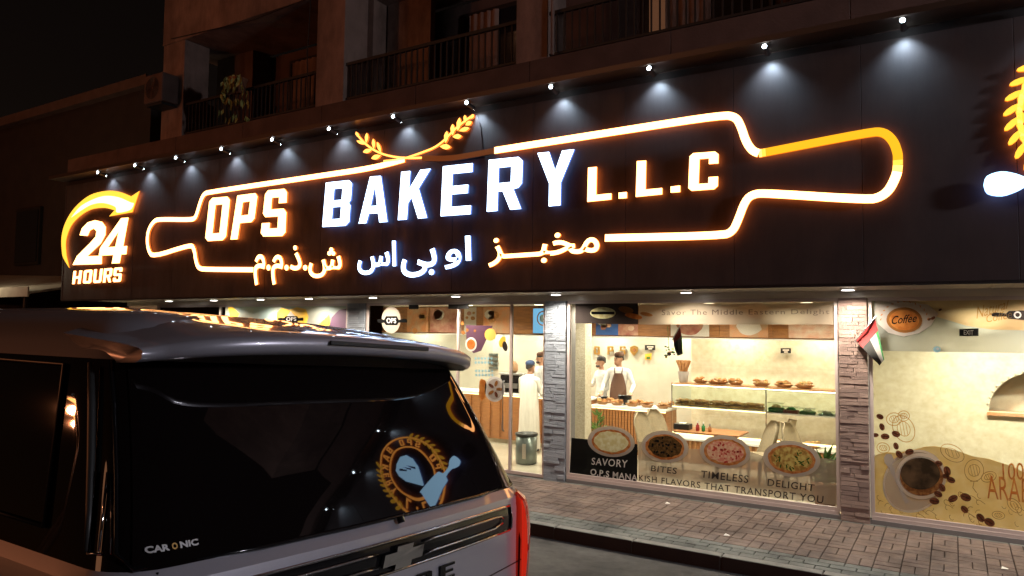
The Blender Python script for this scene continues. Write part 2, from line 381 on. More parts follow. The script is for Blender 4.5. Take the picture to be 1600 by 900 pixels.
# pavers, laid as units on the bedding
def paver_mesh(w, d, name):
    m = MB(); b = .005
    m.add([(-w/2+b, -d/2+b, 0), (w/2-b, -d/2+b, 0), (w/2-b, d/2-b, 0), (-w/2+b, d/2-b, 0), (-w/2, -d/2, -b), (w/2, -d/2, -b), (w/2, d/2, -b), (-w/2, d/2, -b), (-w/2, -d/2, -.06), (w/2, -d/2, -.06), (w/2, d/2, -.06), (-w/2, d/2, -.06)],
          [(0, 1, 2, 3), (4, 5, 1, 0), (5, 6, 2, 1), (6, 7, 3, 2), (7, 4, 0, 3), (8, 9, 5, 4), (9, 10, 6, 5), (10, 11, 7, 6), (11, 8, 4, 7)])
    return m
lay = []
G = .007
x0, x1 = -9.0, 2.6
n = int((x1 - x0) / .25)
for i in range(n):
    x = x0 + i * .25
    for k in range(3):                                   # grey running bond by the kerb
        lay.append((x + .125 + (.125 if k % 2 else 0), -2.21 + k * .125, .25 - G, .125 - G, 1))
    for rr, (ya, nrow) in enumerate(((-1.895, 4), (-.84, 3))):
        step = (1.045 / 4) if rr == 0 else .245
        for j in range(nrow):
            yc = ya + step * (j + .5); s = step
            if (i + j) % 2 == 0:
                for q in (-1, 1): lay.append((x + .125 + q * .0625, yc, .125 - G, s - G, 0))
            else:
                for q in (-1, 1): lay.append((x + .125, yc + q * s / 4, .25 - G, s / 2 - G, 0))
    lay.append((x + .125, -.045, .25 - G, .11 - G, 1))
def vis(x, y):
    d = Vector((x, y, 0)) - CAM; z = d.dot(_f); px = 800 + FPX * d.dot(_r) / z; py = 450 - FPX * d.dot(_u) / z
    return -20 < px < 1620 and py < 910 and px > 830
lay.sort(key=lambda q: ((Vector((q[0], q[1], 0)) - CAM).length if vis(q[0], q[1]) else 99))
cache = {}
rest = MB(); restm = []
for k, (x, y, w_, d_, c) in enumerate(lay):
    z = random.uniform(-.003, .002); mi = c * 2 + (random.random() < .4)
    nm = ('paver_pink', 'paver_pink_b', 'paver_grey', 'paver_grey_b')[mi]
    if k < 300:
        key = (round(w_, 3), round(d_, 3), nm)
        if key not in cache:
            me = paver_mesh(w_, d_, 'paver').mesh(); me.materials.append(M[nm]); me.name = 'paver'; cache[key] = me
        o = inst(cache[key], 'paver', (x, y, z), pav, rot=(random.uniform(-.006, .006), random.uniform(-.006, .006), random.uniform(-.008, .008)))
    else:
        pm = paver_mesh(w_, d_, 'p'); rest.add([(v[0] + x, v[1] + y, v[2] + z) for v in pm.v], pm.f, mi)
tag(rest.build('small_pavers', ['paver_pink', 'paver_pink_b', 'paver_grey', 'paver_grey_b'], pav), kind='stuff')
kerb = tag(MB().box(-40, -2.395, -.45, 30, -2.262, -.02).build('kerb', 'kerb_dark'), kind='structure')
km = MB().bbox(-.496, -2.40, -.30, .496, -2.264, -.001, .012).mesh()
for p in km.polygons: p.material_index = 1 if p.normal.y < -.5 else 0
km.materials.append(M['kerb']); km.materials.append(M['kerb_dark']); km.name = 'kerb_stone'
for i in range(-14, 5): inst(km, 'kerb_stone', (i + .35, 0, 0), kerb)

lr = random.Random(9)
for k, (x, y, lb) in enumerate(((-2.3, -1.6, 'tiny pale paper scrap on the pavers in front of the middle window'), (-.2, -2.05, 'tiny pale paper scrap on the grey border pavers near the kerb'), (-3.4, -.5, 'tiny pale paper scrap close to the middle window sill'), (.4, -1.2, 'tiny pale paper scrap in front of the right window'))):
    m_ = MB().add([(x - .03, y - .02, .006), (x + .03, y - .025, .012), (x + .035, y + .02, .006), (x - .02, y + .03, .02), (x, y, .022)], [(0, 1, 4), (1, 2, 4), (2, 3, 4), (3, 0, 4)])
    tag(m_.build('paper_scrap', 'white_paint'), lb, 'litter', 'paper scraps on the pavement')
# ================================================================== FAR / BACKGROUND at the left
nb = root('neighbour_building', (-30, 2, 0), 'dark brown plain neighbouring building beyond the left end of the long sign', 'building')
MB().box(-44, 1.6, -.1, -19.5, 14, 9.2).build('wall', 'neighbour', nb)
for i in range(4):
    f = MB().box(-22 - i * 3.3, 1.5, 4.3, -23.6 - i * 3.3, 1.585, 6.2).build('window', 'railing', nb)
    MB().box(-22.1 - i * 3.3, 1.475, 4.4, -23.5 - i * 3.3, 1.495, 6.1).build('pane', 'dark_glass', f)
MB().box(-44, 1.35, 9.2, -19.4, 1.75, 9.5).build('cornice', 'plaster_dark', nb)
aw = root('canvas_awning', (-22, -1, 0), 'beige canvas awning lit from below at the left end of the long sign', 'awning')
a0 = at(0, 442, 0); 
MB().add([(-30, 1.55, 4.1), (-19.8, 1.55, 3.72), (-19.8, -1.2, 3.18), (-30, -1.2, 3.56), (-30, 1.55, 4.04), (-19.8, 1.55, 3.66), (-19.8, -1.2, 3.12), (-30, -1.2, 3.5)],
         [(0, 3, 2, 1), (4, 5, 6, 7), (0, 1, 5, 4), (1, 2, 6, 5), (2, 3, 7, 6), (3, 0, 4, 7)]).build('canvas', 'canvas', aw)
MB().box(-30, -1.24, 3.05, -19.8, -1.205, 3.3).build('valance', 'canvas', aw)
for x in (-29.5, -25, -20.2): MB().tube([(x, -1.1, 3.15), (x, -1.1, -.1)], .05).build('post', 'railing', aw)
fl = root('flood_lamp', (-21.6, -1.3, 3.9), 'small white box lamp on a bent arm above the beige awning', 'lamp')
MB().bbox(-21.75, -1.45, 3.86, -21.4, -1.25, 4.1, .02).build('housing', 'white_paint', fl)
l = bpy.data.lights.new('light', 'POINT'); l.energy = 60; l.color = (1, .85, .6); l.shadow_soft_size = .1
o = bpy.data.objects.new('light', l); col.objects.link(o); o.location = (-21.5, -1.75, 3.95); adopt(o, fl)
MB().bbox(-21.72, -1.47, 3.88, -21.43, -1.452, 4.08, .005).build('lens', 'lamp_warm', fl)
MB().tube([(-21.6, -1.25, 3.9), (-21.7, -1.15, 3.6), (-21.9, -1.1, 3.35)], .03).build('arm', 'railing', fl)

# ================================================================== UPPER BUILDING
ub = root('apartment_building', (-8, 3, 0), 'dim brown plaster apartment building with deep balconies above the bakery sign', 'building')
ZS, ZL = 6.86, 9.2
def part(name, m, *boxes, parent=ub):
    b = MB()
    for q in boxes: b.box(*q)
    return b.build(name, m, parent)
part('floor_slab', 'plaster', (-16.3, -.02, 6.5, 6, 8, 6.855))
part('side_wall', 'plaster', (-16.34, .0, 3.2, -16.04, 8, 6.49))
part('side_wall', 'plaster', (-16.3, 1.8, 6.86, -16.0, 8, 9.195))
for xa, xb in ((-16.34, -15.5), (-11.02, -10.25), (-6.22, -5.62), (.1, .8)): part('column', 'plaster', (xa, -.04, 6.86, xb, .62, 9.198))
part('lintel', 'plaster', (-16.36, -.06, 9.2, 6, 1.7, 12.6))
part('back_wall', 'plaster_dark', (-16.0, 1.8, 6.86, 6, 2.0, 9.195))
part('balcony_divider', 'plaster', (-10.24, .62, 6.86, -10.1, 1.79, 9.19))
part('balcony_screen', 'plaster', (-10.05, 1.0, 6.86, -8.9, 1.15, 9.19))
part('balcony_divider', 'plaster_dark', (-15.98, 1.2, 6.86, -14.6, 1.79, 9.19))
for i, (xa, xb) in enumerate(((-13.9, -12.0), (-8.6, -6.9), (-4.6, -2.4))):
    f = part('balcony_door', 'railing', (xa, 1.74, 6.87, xb, 1.798, 8.95))
    part('pane', 'dark_glass', (xa + .08, 1.725, 6.95, (xa + xb) / 2 - .03, 1.739, 8.85), parent=f)
    part('pane', 'dark_glass', ((xa + xb) / 2 + .03, 1.725, 6.95, xb - .08, 1.739, 8.85), parent=f)
bal = MB().box(-.012, -.012, 0, .012, .012, .70).mesh(); bal.materials.append(M['railing']); bal.name = 'baluster'
for xa, xb in ((-15.5, -11.02), (-10.25, -6.22), (-5.62, .1)):
    rl = part('railing', 'railing', (xa, .02, 7.6, xb, .08, 7.66), (xa, .03, 6.91, xb, .07, 6.95))
    k = int((xb - xa) / .135)
    for i in range(1, k): inst(bal, 'baluster', (xa + i * (xb - xa) / k, .05, 6.93), rl)
part('roof_parapet', 'plaster', (-16.3, -.04, 12.605, 6, .2, 13.4))
MB().tube([(-5.50, -.08, 6.87), (-5.50, -.08, 12.5)], .03).build('drain_pipe', 'plaster', ub)
MB().tube([(-11.2, -.07, 6.88), (-11.25, -.09, 8.0), (-11.2, -.08, 9.3), (-10.6, -.1, 9.6)], .012, 5).build('cable', 'railing', ub)
MB().tube([(-6.3, -.07, 9.25), (-8.2, -.09, 9.12), (-10.2, -.08, 9.24), (-13, -.09, 9.1), (-16, -.08, 9.3)], .010, 5).build('cable', 'railing', ub)
for xa, xb, m_ in ((-13.7, -12.9, 'poster_white'), (-8.4, -7.7, 'cream_plain'), (-4.2, -3.4, 'poster_white')):
    q_ = MB(); n_ = 14
    for i_ in range(n_ + 1): 
        x_ = xa + (xb - xa) * i_ / n_; y_ = 1.66 + .03 * math.sin(i_ * 1.9); q_.v += [(x_, y_, 7.0), (x_, y_, 8.85)]
    q_.f = [(2 * i_, 2 * i_ + 2, 2 * i_ + 3, 2 * i_ + 1) for i_ in range(n_)]; q_.m = [0] * n_; q_.build('curtain', 'plaster', ub, True)
ac = root('air_conditioner', (-15.9, -.3, 7.6), 'small brown air conditioner box on the left corner of the upper building', 'air conditioner')
MB().bbox(-16.35, -.5, 7.62, -15.62, -.08, 8.3, .03).build('casing', 'plaster_dark', ac)
MB().lathe([(.24, 0), (.24, .03), (.2, .035)], (0, 0, 0), 20).mesh()
fm = MB()
for k in range(6): fm.tube([(-16.0 + (.05 + .04 * k) * math.cos(t * PI / 8), -.515, 7.96 + (.05 + .04 * k) * math.sin(t * PI / 8)) for t in range(17)], .006, 5)
fm.build('fan_grille', 'railing', ac)
MB().box(-16.3, -.45, 7.56, -15.7, -.06, 7.615).build('bracket', 'railing', ac)
# hanging plant
pl = root('hanging_plant', (-13.3, -.2, 6.9), 'leafy pothos plant trailing down over the dark left balcony railing', 'plant')
MB().lathe([(.12, 0), (.19, .28), (.21, .3), (.19, .3)], (-13.3, -.17, 7.5), 14).build('pot', 'terracotta', pl, True)
st = MB(); ends = []
rp = random.Random(3)
for k in range(9):
    a = rp.uniform(-1, 1); L = rp.uniform(.35, .95); up = rp.random() < .35
    x = -13.3 + a * .12; pts = [(x, -.18, 7.8)]
    for j in range(1, 6):
        t = j / 5; x += a * .09 + rp.uniform(-.03, .03)
        pts.append((x, -.22 - .12 * math.sin(t * 2.6), 7.8 + (.35 * t if up else .1 * math.sin(t * 3.1) - L * t * t)))
    st.tube(pts, .008, 4); ends.append(pts)
st.build('stems', 'bark', pl)
for pts in ends:
    for j in range(1, len(pts)):
        for q in range(2):
            p = Vector(pts[j]) + Vector((rp.uniform(-.07, .07), rp.uniform(-.08, .03), rp.uniform(-.04, .04))); s = rp.uniform(.07, .13)
            lf = MB().add([(0, 0, 0), (-.45 * s, -.1 * s, -.7 * s), (0, -.2 * s, -1.7 * s), (.45 * s, -.1 * s, -.7 * s), (0, .12 * s, -.75 * s)], [(0, 1, 4), (1, 2, 4), (2, 3, 4), (3, 0, 4)])
            rz = Matrix.Rotation(rp.uniform(-1.2, 1.2), 3, 'Z') @ Matrix.Rotation(rp.uniform(-.5, .5), 3, 'Y')
            lf.v = [tuple(p + rz @ Vector(v)) for v in lf.v]; lf.build('leaf', 'leaf_dusk', pl)

# ================================================================== FASCIA BOARD OF THE SHOP
SY = -1.5
XL, XR = -17.62, 7.5
fb = root('fascia_board', (-5, -.9, 2.9), 'long dark brown panelled fascia board that carries the lit bakery lettering', 'fascia')
x = XL; seam = []
pw = 1.4
while x < XR - .01:
    xe = min(x + pw, XR); MB().bbox(x + .002, SY + random.uniform(0, .003), 2.93, xe - .002, SY + .05, 5.60, .003).build('panel', 'panel', fb); x = xe
MB().box(XL, SY + .052, 2.94, XR, -.45, 5.59).build('core', 'panel_gap', fb)
MB().box(XL - .02, SY - .003, 2.9, XR, SY + .06, 2.927).build('bottom_trim', 'panel_gap', fb)
MB().box(XL - .045, SY - .003, 2.93, XL - .003, 0, 5.60).build('end_panel', 'panel', fb)
lg = MB().box(XL - .1, SY - .36, 5.70, XR, SY - .003, 5.74); lg.box(XL - .1, SY - .36, 5.74, XR, SY - .34, 5.77)
lg.build('ledge', 'metal_trim', fb)
MB().box(XL - .1, SY + .02, 5.605, XR, SY + .1, 5.695).build('shadow_gap', 'panel_gap', fb)
x = XL - .1
while x < XR - .01:
    xe = min(x + 2.1, XR); MB().bbox(x + .004, -1.46, 5.705, xe - .004, -1.40, 6.24, .004).build('parapet_panel', 'plaster_dark', fb); x = xe
MB().box(XL - .1, -1.39, 6.0, XR, -.05, 6.2).build('parapet_top', 'plaster_dark', fb)
# soffit and the building's ground floor shell
sh = root('shop_unit', (-6, 1, 0), 'cream walled bakery interior behind glass with tiled floor and white ceiling', 'shop')
for k in range(16):
    xa = XL + k * 1.5
    MB().bbox(xa + .003, SY + .07, 2.93, xa + 1.497, -.01, 2.97, .003).build('soffit_panel', 'soffit', sh)
def sp(name, m, *boxes): return part(name, m, *boxes, parent=sh)
sp('header', 'soffit', (-17.5, -.012, 2.84, 6.5, .12, 2.929))
sp('floor', 'floor_tile', (-17.4, .0, -.055, 6.4, 6.4, .012))
sp('ceiling', 'ceiling_white', (-17.4, .13, 2.86, 6.4, 6.4, 2.96))
WX = at(1080, 560, 3.6).x
sp('back_wall', 'grey_wall', (-17.4, 4.9, .013, WX, 5.1, 2.858))
sp('back_wall', 'cream_wall', (WX, 3.6, .013, -1.125, 5.1, 2.858))
sp('partition_wall', 'cream_wall', (-.6, 1.4, .013, 1.0, 1.6, 1.48), (-.6, 1.4, 1.48, .02, 1.6, 2.858))
sp('end_wall', 'plaster', (-17.5, .0, -.05, -17.42, 6.4, 2.93))
sp('end_wall', 'cream_wall', (6.42, .0, -.05, 6.5, 6.4, 2.93))
sp('side_wall', 'cream_plain', (-1.12, .31, .013, -1.02, 3.59, 2.858))
P0 = at(897, 600, .45).x
sp('inner_pier', 'rough_cream', (-5.9, .95, .013, at(924, 600, 1.2).x, 1.2, 2.858))
# wall behind the right window with an arched niche
nx0, nx1, nz0, nz1 = at(1545, 643, 1.4).x, at(1545, 643, 1.4).x + 1.15, at(1545, 643, 1.4).z, at(1600, 592, 1.4).z + .1
arch = [(nx0 + (nx1 - nx0) * (1 - math.cos(PI * i / 20)) / 2, nz0 + (nz1 - nz0) * math.sin(PI * i / 20)) for i in range(21)]
for o in [o for o in sh.children if o.name.startswith('partition_wall')]: bpy.data.objects.remove(o)
me = facade_shape([[(-1.015, .013), (6.4, .013), (6.4, 2.858), (-1.015, 2.858)], arch], 1.55, .15); link('partition_wall', me, 'cream_wall', sh)
sp('niche_back', 'cream_plain', (nx0 - .1, 1.75, nz0 - .1, nx1 + .1, 1.78, nz1 + .1))
sp('niche_shelf', 'poster_orange', (nx0 - .02, 1.36, nz0 - .045, nx1 + .02, 1.74, nz0 - .005))
sm = MB().ball((0, 0, 0), .020, 6, 4, ry=.6).mesh(); sm.materials.append(M['rough_cream']); sm.name = 'niche_stone'
for i in range(1, 20, 1): inst(sm, 'niche_stone', (arch[i][0] - .02 * math.cos(PI * i / 20), 1.398, arch[i][1] + .02), sh)
# skirting and sills along the front
sp('plinth', 'kerb', (-17.4, -.03, -.05, -7.6, .06, .09), )
sp('plinth', 'mortar', (-5.20, -.055, -.05, 6.4, .06, .055))
sp('sill', 'white_frame', (-5.20, -.045, .056, -1.29, .05, .10), (-.91, -.045, .056, 6.4, .05, .10))
sp('door_sill', 'kerb', (-9.26, -.03, -.055, -5.62, .06, .016))

# stone clad pillars
def pillar(xa, xb, label, mats, seedv):
    rr = random.Random(seedv)
    p = root('stone_pillar', ((xa + xb) / 2, 0, 0), label, 'pillar', 'stone clad pillars of the shop front')
    MB().box(xa + .012, -.04, -.055, xb - .012, .30, 2.838).build('core', 'mortar', p)
    z = 0.0; cache2 = []
    for k in range(10):
        L = (xb - xa) * (k + 1) / 10
        m = MB().bbox(0, -.035, .002, 1, 0, .998, .06); m = m.mesh()
        for v in m.vertices:
            v.co.y += (noise.noise(Vector((v.co.x * 3 + k * 9, v.co.z * 2, 1))) * .012 if v.co.y < -.02 else 0)
        m.materials.append(M[mats[k % 2]]); m.name = 'stone'; cache2.append(m)
    while z < 2.83:
        h = min(rr.choice((.035, .04, .05, .06)), 2.838 - z)
        if h < .02: break
        x = xa; cuts = sorted([rr.uniform(.25, .75)]) if rr.random() < .8 else []
        ed = [0] + cuts + [1]
        for a, b in zip(ed, ed[1:]):
            inst(rr.choice(cache2), 'stone', (xa + a * (xb - xa) + .002, -.042 + rr.uniform(-.008, .004), z + .002), p, scale=((b - a) * (xb - xa) - .004, 1, h - .004))
        z += h
    return p
pillar(-5.60, -5.215, 'grey blue split stone pillar between the glass door and the middle shop window', ('stone_a', 'stone_b'), 1)
pillar(-1.265, -.925, 'reddish brown split stone pillar with the flag, between the two right windows', ('stone_c', 'stone_d'), 2)
pillar(-9.95, -9.50, 'grey blue split stone pillar left of the glass door, half behind the car', ('stone_a', 'stone_b'), 3)

# ================================================================== PRINTED WINDOWS
def decal(name, loops, Y, m, parent): return link(name, facade_shape(loops, Y), m, parent)
def pxl(pts, Y): return [(at(x, y, Y).x, at(x, y, Y).z) for x, y in pts]
def pell(cx, cy_, rx, ry, n=28, rot=0):
    return [(cx + rx * math.cos(2 * PI * i / n) * math.cos(rot) - ry * math.sin(2 * PI * i / n) * math.sin(rot), cy_ + rx * math.cos(2 * PI * i / n) * math.sin(rot) + ry * math.sin(2 * PI * i / n) * math.cos(rot)) for i in range(n)]
def words(name, body, corners, Y, m, parent, bold=0, shear=0, spacing=1):
    me = text_flat(body, bold, shear, 0, spacing); onto(me, qpx(Y, *corners), Y); return link(name, me, m, parent)
Y1, Y2, Y3, Y4 = -.006, -.010, -.014, -.018
def window(xa, xb, z0, z1, name, label, mull=(), cat='window'):
    r = root(name, ((xa + xb) / 2, 0, z0), label, cat)
    f = MB(); t = .045
    for q in ((xa, z0, xa + t, z1), (xb - t, z0, xb, z1), (xa + t, z1 - t, xb - t, z1), (xa + t, z0, xb - t, z0 + t)): f.box(q[0], -.035, q[1], q[2], .03, q[3])
    for x in mull: f.box(x - .018, -.03, z0 + t, x + .018, .025, z1 - t)
    f.build('frame', 'white_frame', r)
    MB().box(xa + t, -.003, z0 + t, xb - t, .004, z1 - t).build('pane', 'pane', r)
    return r
# middle window
w1 = window(-5.21, -1.27, .10, 2.838, 'shop_window', 'middle shop window with four printed flatbreads and the words about savory bites')
decal('frosted_strip', [pxl([(998, 474), (1308, 470), (1309, 507), (998, 507)], Y1)], Y1, 'frost_beige', w1)
decal('black_banner', [pxl([(899, 473), (997, 473), (997, 507), (899, 505)], Y1)], Y1, 'print_dark', w1)
decal('bread_picture', [pxl(pell(942, 489, 20, 9), Y2)], Y2, 'pz_cheese', w1)
decal('rolling_pin_logo', [pxl([(924, 487), (960, 487), (960, 491), (924, 491)], Y3)], Y3, 'print_black', w1)
for k, a in enumerate(((978, 484, 12, 5), (990, 494, 14, 4), (1010, 491, 10, 3))):
    decal('dish_picture', [pxl(pell(*a, 16, .2), Y2)], Y2, ('print_brown', 'print_orange', 'print_brown')[k], w1)
words('slogan', 'Savor The Middle Eastern Delight', [(1034, 484), (1296, 483), (1034, 495), (1296, 493)], Y2, 'print_faded', w1, 0, 0, 1.15)
decal('frosted_base', [pxl([(997, 690), (1030, 692), (1060, 700), (1100, 702), (1130, 712), (1170, 705), (1200, 715), (1240, 716), (1290, 716), (1310, 720), (1310, 790), (997, 752)], Y1)], Y1, 'frost_beige', w1)
decal('black_block', [pxl([(893, 684), (996, 694), (996, 753), (890, 740)], Y1)], Y1, 'print_black', w1)
for nm, c, q in (('SAVORY', 'print_white', [(925, 715), (981, 719), (924, 726), (980, 731)]), ('BITES', 'print_dark', [(1018, 727), (1058, 731), (1017, 736), (1057, 741)]),
                 ('TIMELESS', 'print_dark', [(1096, 735), (1170, 743), (1095, 746), (1169, 755)]), ('DELIGHT', 'print_dark', [(1200, 748), (1273, 757), (1199, 759), (1272, 768)])):
    words('caption', nm, q, Y2, c, w1, .01, 0, 1.12)
words('caption', 'O.P.S MANA', [(923, 732), (996, 742), (922, 742), (996, 752)], Y2, 'print_white', w1, .02, 0, 1.1)
words('caption', 'KISH FLAVORS THAT TRANSPORT YOU', [(998, 742), (1287, 775), (998, 751), (1286, 787)], Y2, 'print_dark', w1, .01, 0, 1.15)
pr = random.Random(11)
for cx, cy_, rx, ry, top, kind in ((955, 690, 37, 24, 'pz_cheese', 0), (1039, 698, 37, 25, 'pz_zaatar', 1), (1133, 706, 40, 26, 'pz_pep', 2), (1237, 717, 45, 28, 'pz_veg', 3)):
    rt = .12
    d = decal('flatbread_picture', [pxl(pell(cx, cy_, rx, ry, 36, rt), Y2)], Y2, 'print_saucer', w1)
    decal('plate_edge', [pxl(pell(cx, cy_, rx * .9, ry * .88, 36, rt), Y2 - .001)], Y2 - .001, 'print_grey', d)
    decal('crust', [pxl([(x + pr.uniform(-.7, .7), y + pr.uniform(-.5, .5)) for x, y in pell(cx, cy_ + .5, rx * .83, ry * .8, 34, rt)], Y2 - .002)], Y2 - .002, 'pz_crust', d)
    decal('topping', [pxl([(x + pr.uniform(-1.2, 1.2), y + pr.uniform(-.8, .8)) for x, y in pell(cx, cy_, rx * .72, ry * .67, 30, rt)], Y2 - .003)], Y2 - .003, top, d)
    if kind:
        lo = []
        for k in range(34 if kind == 2 else 26):
            a = pr.uniform(0, 2 * PI); q = math.sqrt(pr.random()) * .62; ex, ey = cx + rx * q * math.cos(a), cy_ + ry * q * math.sin(a)
            s = pr.uniform(1.2, 2.6) if kind < 3 else pr.uniform(1.5, 4)
            lo.append(pxl(pell(ex, ey, s, s * (.7 if kind < 3 else .35), 7, pr.uniform(0, 3)), Y2 - .004))
        mbk = MB()
        for lp in lo: mbk.add([(p[0], Y2 - .004, p[1]) for p in lp], [tuple(range(len(lp)))])
        mbk.build('topping_bits', ['', 'print_black', 'pz_spot', 'pz_leaf'][kind], d)

# right window
w2 = window(-.92, 3.2, .10, 2.838, 'shop_window', 'right shop window printed with a coffee cup, beans and a brown badge')
decal('frosted_band', [pxl([(1366, 466), (1600, 462), (1640, 461), (1640, 553), (1600, 552), (1366, 548)], Y1)], Y1, 'frost_grey', w2)
decal('tan_wave', [pxl([(1406, 466), (1640, 461), (1640, 516), (1600, 516), (1550, 515), (1510, 509), (1470, 497), (1440, 488), (1406, 480)], Y2)], Y2, 'frost_tan', w2)
decal('badge_cloud', [pxl([(1368, 470), (1400, 470), (1450, 476), (1466, 490), (1455, 508), (1437, 520), (1412, 526), (1388, 520), (1372, 506), (1367, 490)], Y3)], Y3, 'frost_white', w2)
bd = decal('coffee_badge', [pxl(pell(1413, 500, 28, 20, 32, .05), Y4)], Y4, 'print_brown', w2)
decal('badge_face', [pxl(pell(1413, 500, 23.5, 16, 32, .05), Y4 - .001)], Y4 - .001, 'print_orange', bd)
words('badge_word', 'Coffee', [(1394, 494), (1433, 490), (1393, 507), (1432, 503)], Y4 - .002, 'print_black', bd, .01, .25)
for k in range(13):
    a = PI + PI * (k + .5) / 13 * 1.05 - .1
    cx, cy_ = 1413 + 37 * math.cos(a), 500 + 29 * math.sin(a)
    decal('badge_mark', [pxl(pell(cx, cy_, 2.2, .8, 8, a + PI / 2 + .6), Y4)], Y4, 'print_orange', w2)
for cx, cy_, s in ((1469, 484, 3), (1458, 497, 4), (1452, 499, 3)): decal('bean_picture', [pxl(pell(cx, cy_, s, s * .6, 10, -.5), Y4)], Y4, 'print_bean', w2)
words('script_word', 'Natural', [(1524, 480), (1577, 466), (1526, 498), (1576, 482)], Y3, 'print_line', w2, 0, .3)
words('script_word', 'Coffee', [(1540, 492), (1580, 484), (1542, 504), (1582, 497)], Y3, 'print_line', w2, 0, .3)
decal('pin_logo', [pxl([(1549, 490), (1556, 488), (1572, 490), (1576, 486), (1600, 485), (1622, 486), (1626, 490), (1640, 490), (1640, 494), (1626, 495), (1622, 500), (1600, 500), (1576, 498), (1572, 494), (1556, 495), (1550, 494)], Y3)], Y3, 'print_dark', w2)
decal('pin_ring', [pxl(pell(1590, 492, 6, 5.5), Y4), pxl(pell(1590, 492, 3.6, 3.3), Y4)], Y4, 'print_white', w2)
decal('notice', [pxl([(1499, 514), (1529, 513), (1529, 525), (1499, 525)], Y3)], Y3, 'print_black', w2)
words('notice_word', 'EXIT', [(1506, 516), (1521, 516), (1506, 523), (1521, 523)], Y4, 'print_grey', w2)
decal('sticker', [pxl(pell(1464, 546, 6, 5, 14), Y3)], Y3, 'print_blue', w2)
decal('sticker_mark', [pxl(pell(1465, 545, 2.5, 2, 10), Y4)], Y4, 'print_white', w2)
decal('yellow_ground', [pxl([(1366, 712), (1385, 706), (1400, 708), (1430, 702), (1445, 698), (1460, 697), (1478, 700), (1500, 706), (1520, 713), (1545, 717), (1580, 728), (1600, 738), (1640, 750), (1640, 838), (1600, 832), (1366, 803)], Y1)], Y1, 'print_yellow', w2)
# doodles: line drawings
rd = random.Random(5)
dz = MB()
def doodle(pts, wd=1.1):
    lp = ribbon(pts, wd); q = pxl(lp, Y2); me = facade_shape([q], Y2); dz.add([v.co.copy() for v in me.vertices], [tuple(p.vertices) for p in me.polygons])
for cx, cy_, rx, ry, rt in ((1412, 670, 16, 22, -.5), (1397, 655, 12, 10, 0), (1412, 650, 9, 8, 0), (1488, 708, 20, 12, .5), (1522, 735, 15, 17, 0), (1380, 700, 10, 8, .3), (1545, 745, 12, 8, -.3), (1585, 790, 14, 8, .8), (1560, 805, 10, 6, .2)):
    doodle(pell(cx, cy_, rx, ry, 22, rt) + pell(cx, cy_, rx, ry, 22, rt)[:1]); doodle(pell(cx, cy_, rx * .6, ry * .55, 18, rt) + pell(cx, cy_, rx * .6, ry * .55, 18, rt)[:1], .9)
    for t in (-.3, 0, .3): doodle([(cx + rx * t - 2, cy_ - ry * .5), (cx + rx * t + 2, cy_ + ry * .5)], .8)
doodle([(1522, 752), (1520, 762), (1526, 770)]); doodle([(1516, 752), (1528, 752)])
for k in range(46):
    x = rd.uniform(1370, 1596); y = rd.uniform(772, 800 + (x - 1366) * .11)
    a = rd.uniform(0, PI); n0 = [(x + 6 * math.cos(a + t) + t * 1.5, y + 4 * math.sin(a + t * 1.4)) for t in [i * .5 for i in range(rd.randint(4, 9))]]
    doodle(n0, .9)
dz.build('line_drawings', 'print_line', w2)
words('script_word', '100%', [(1563, 724), (1616, 722), (1567, 750), (1620, 750)], Y3, 'print_orange', w2, 0, .15)
words('script_word', 'ARABICA', [(1537, 742), (1655, 752), (1543, 779), (1655, 792)], Y3, 'print_orange', w2, 0, .15)
sa = decal('saucer_picture', [pxl(pell(1428, 752, 46, 52, 40, .75), Y3)], Y3, 'print_saucer', w2)
decal('saucer_rim', [pxl(pell(1428, 752, 46, 52, 40, .75), Y3 - .001), pxl(pell(1428, 752, 42.5, 48.5, 40, .75), Y3 - .001)], Y3 - .001, 'print_cup', sa)
decal('spoon_picture', [pxl([(1381, 715), (1385, 709), (1393, 710), (1397, 718), (1394, 727), (1420, 785), (1415, 789), (1388, 730), (1382, 723)], Y3 - .003)], Y3 - .003, 'print_grey', sa)
cu_ = decal('cup_picture', [pxl(pell(1439, 744, 40, 36, 40, .1), Y4)], Y4, 'print_cup', w2)
decal('cup_wall', [pxl(pell(1439, 744, 35.5, 31, 36, .1), Y4 - .001)], Y4 - .001, 'print_grey', cu_)
decal('foam', [pxl(pell(1440, 745, 34, 29.5, 36, .1), Y4 - .002)], Y4 - .002, 'print_foam', cu_)
decal('coffee', [pxl(pell(1438, 740, 31, 25, 36, .1), Y4 - .003)], Y4 - .003, 'print_coffee', cu_)
for cx, cy_, s, a in ((1375, 651, 6, .4), (1378, 667, 6, 1.2), (1368, 680, 5, 0), (1383, 682, 7, .1), (1400, 678, 7, .4), (1400, 697, 6, 1.2), (1405, 710, 7, .9), (1421, 706, 7, -.2), (1467, 724, 6, .3), (1480, 736, 8, 1.2), (1486, 750, 7, .4), (1472, 762, 7, 1), (1466, 772, 7, .5), (1489, 779, 8, -.4), (1509, 777, 9, .4), (1507, 796, 7, .8), (1532, 809, 8, .8), (1546, 816, 9, .5), (1460, 783, 8, .2), (1478, 744, 6, .2)):
    b = decal('bean_picture', [pxl(pell(cx, cy_, s, s * .68, 14, a), Y4 - .004)], Y4 - .004, 'print_bean', w2)
    decal('bean_crease', [pxl(ribbon([(cx - s * .7 * math.cos(a), cy_ - s * .7 * math.sin(a)), (cx + s * .7 * math.cos(a), cy_ + s * .7 * math.sin(a))], .9), Y4 - .005)], Y4 - .005, 'print_black', b)

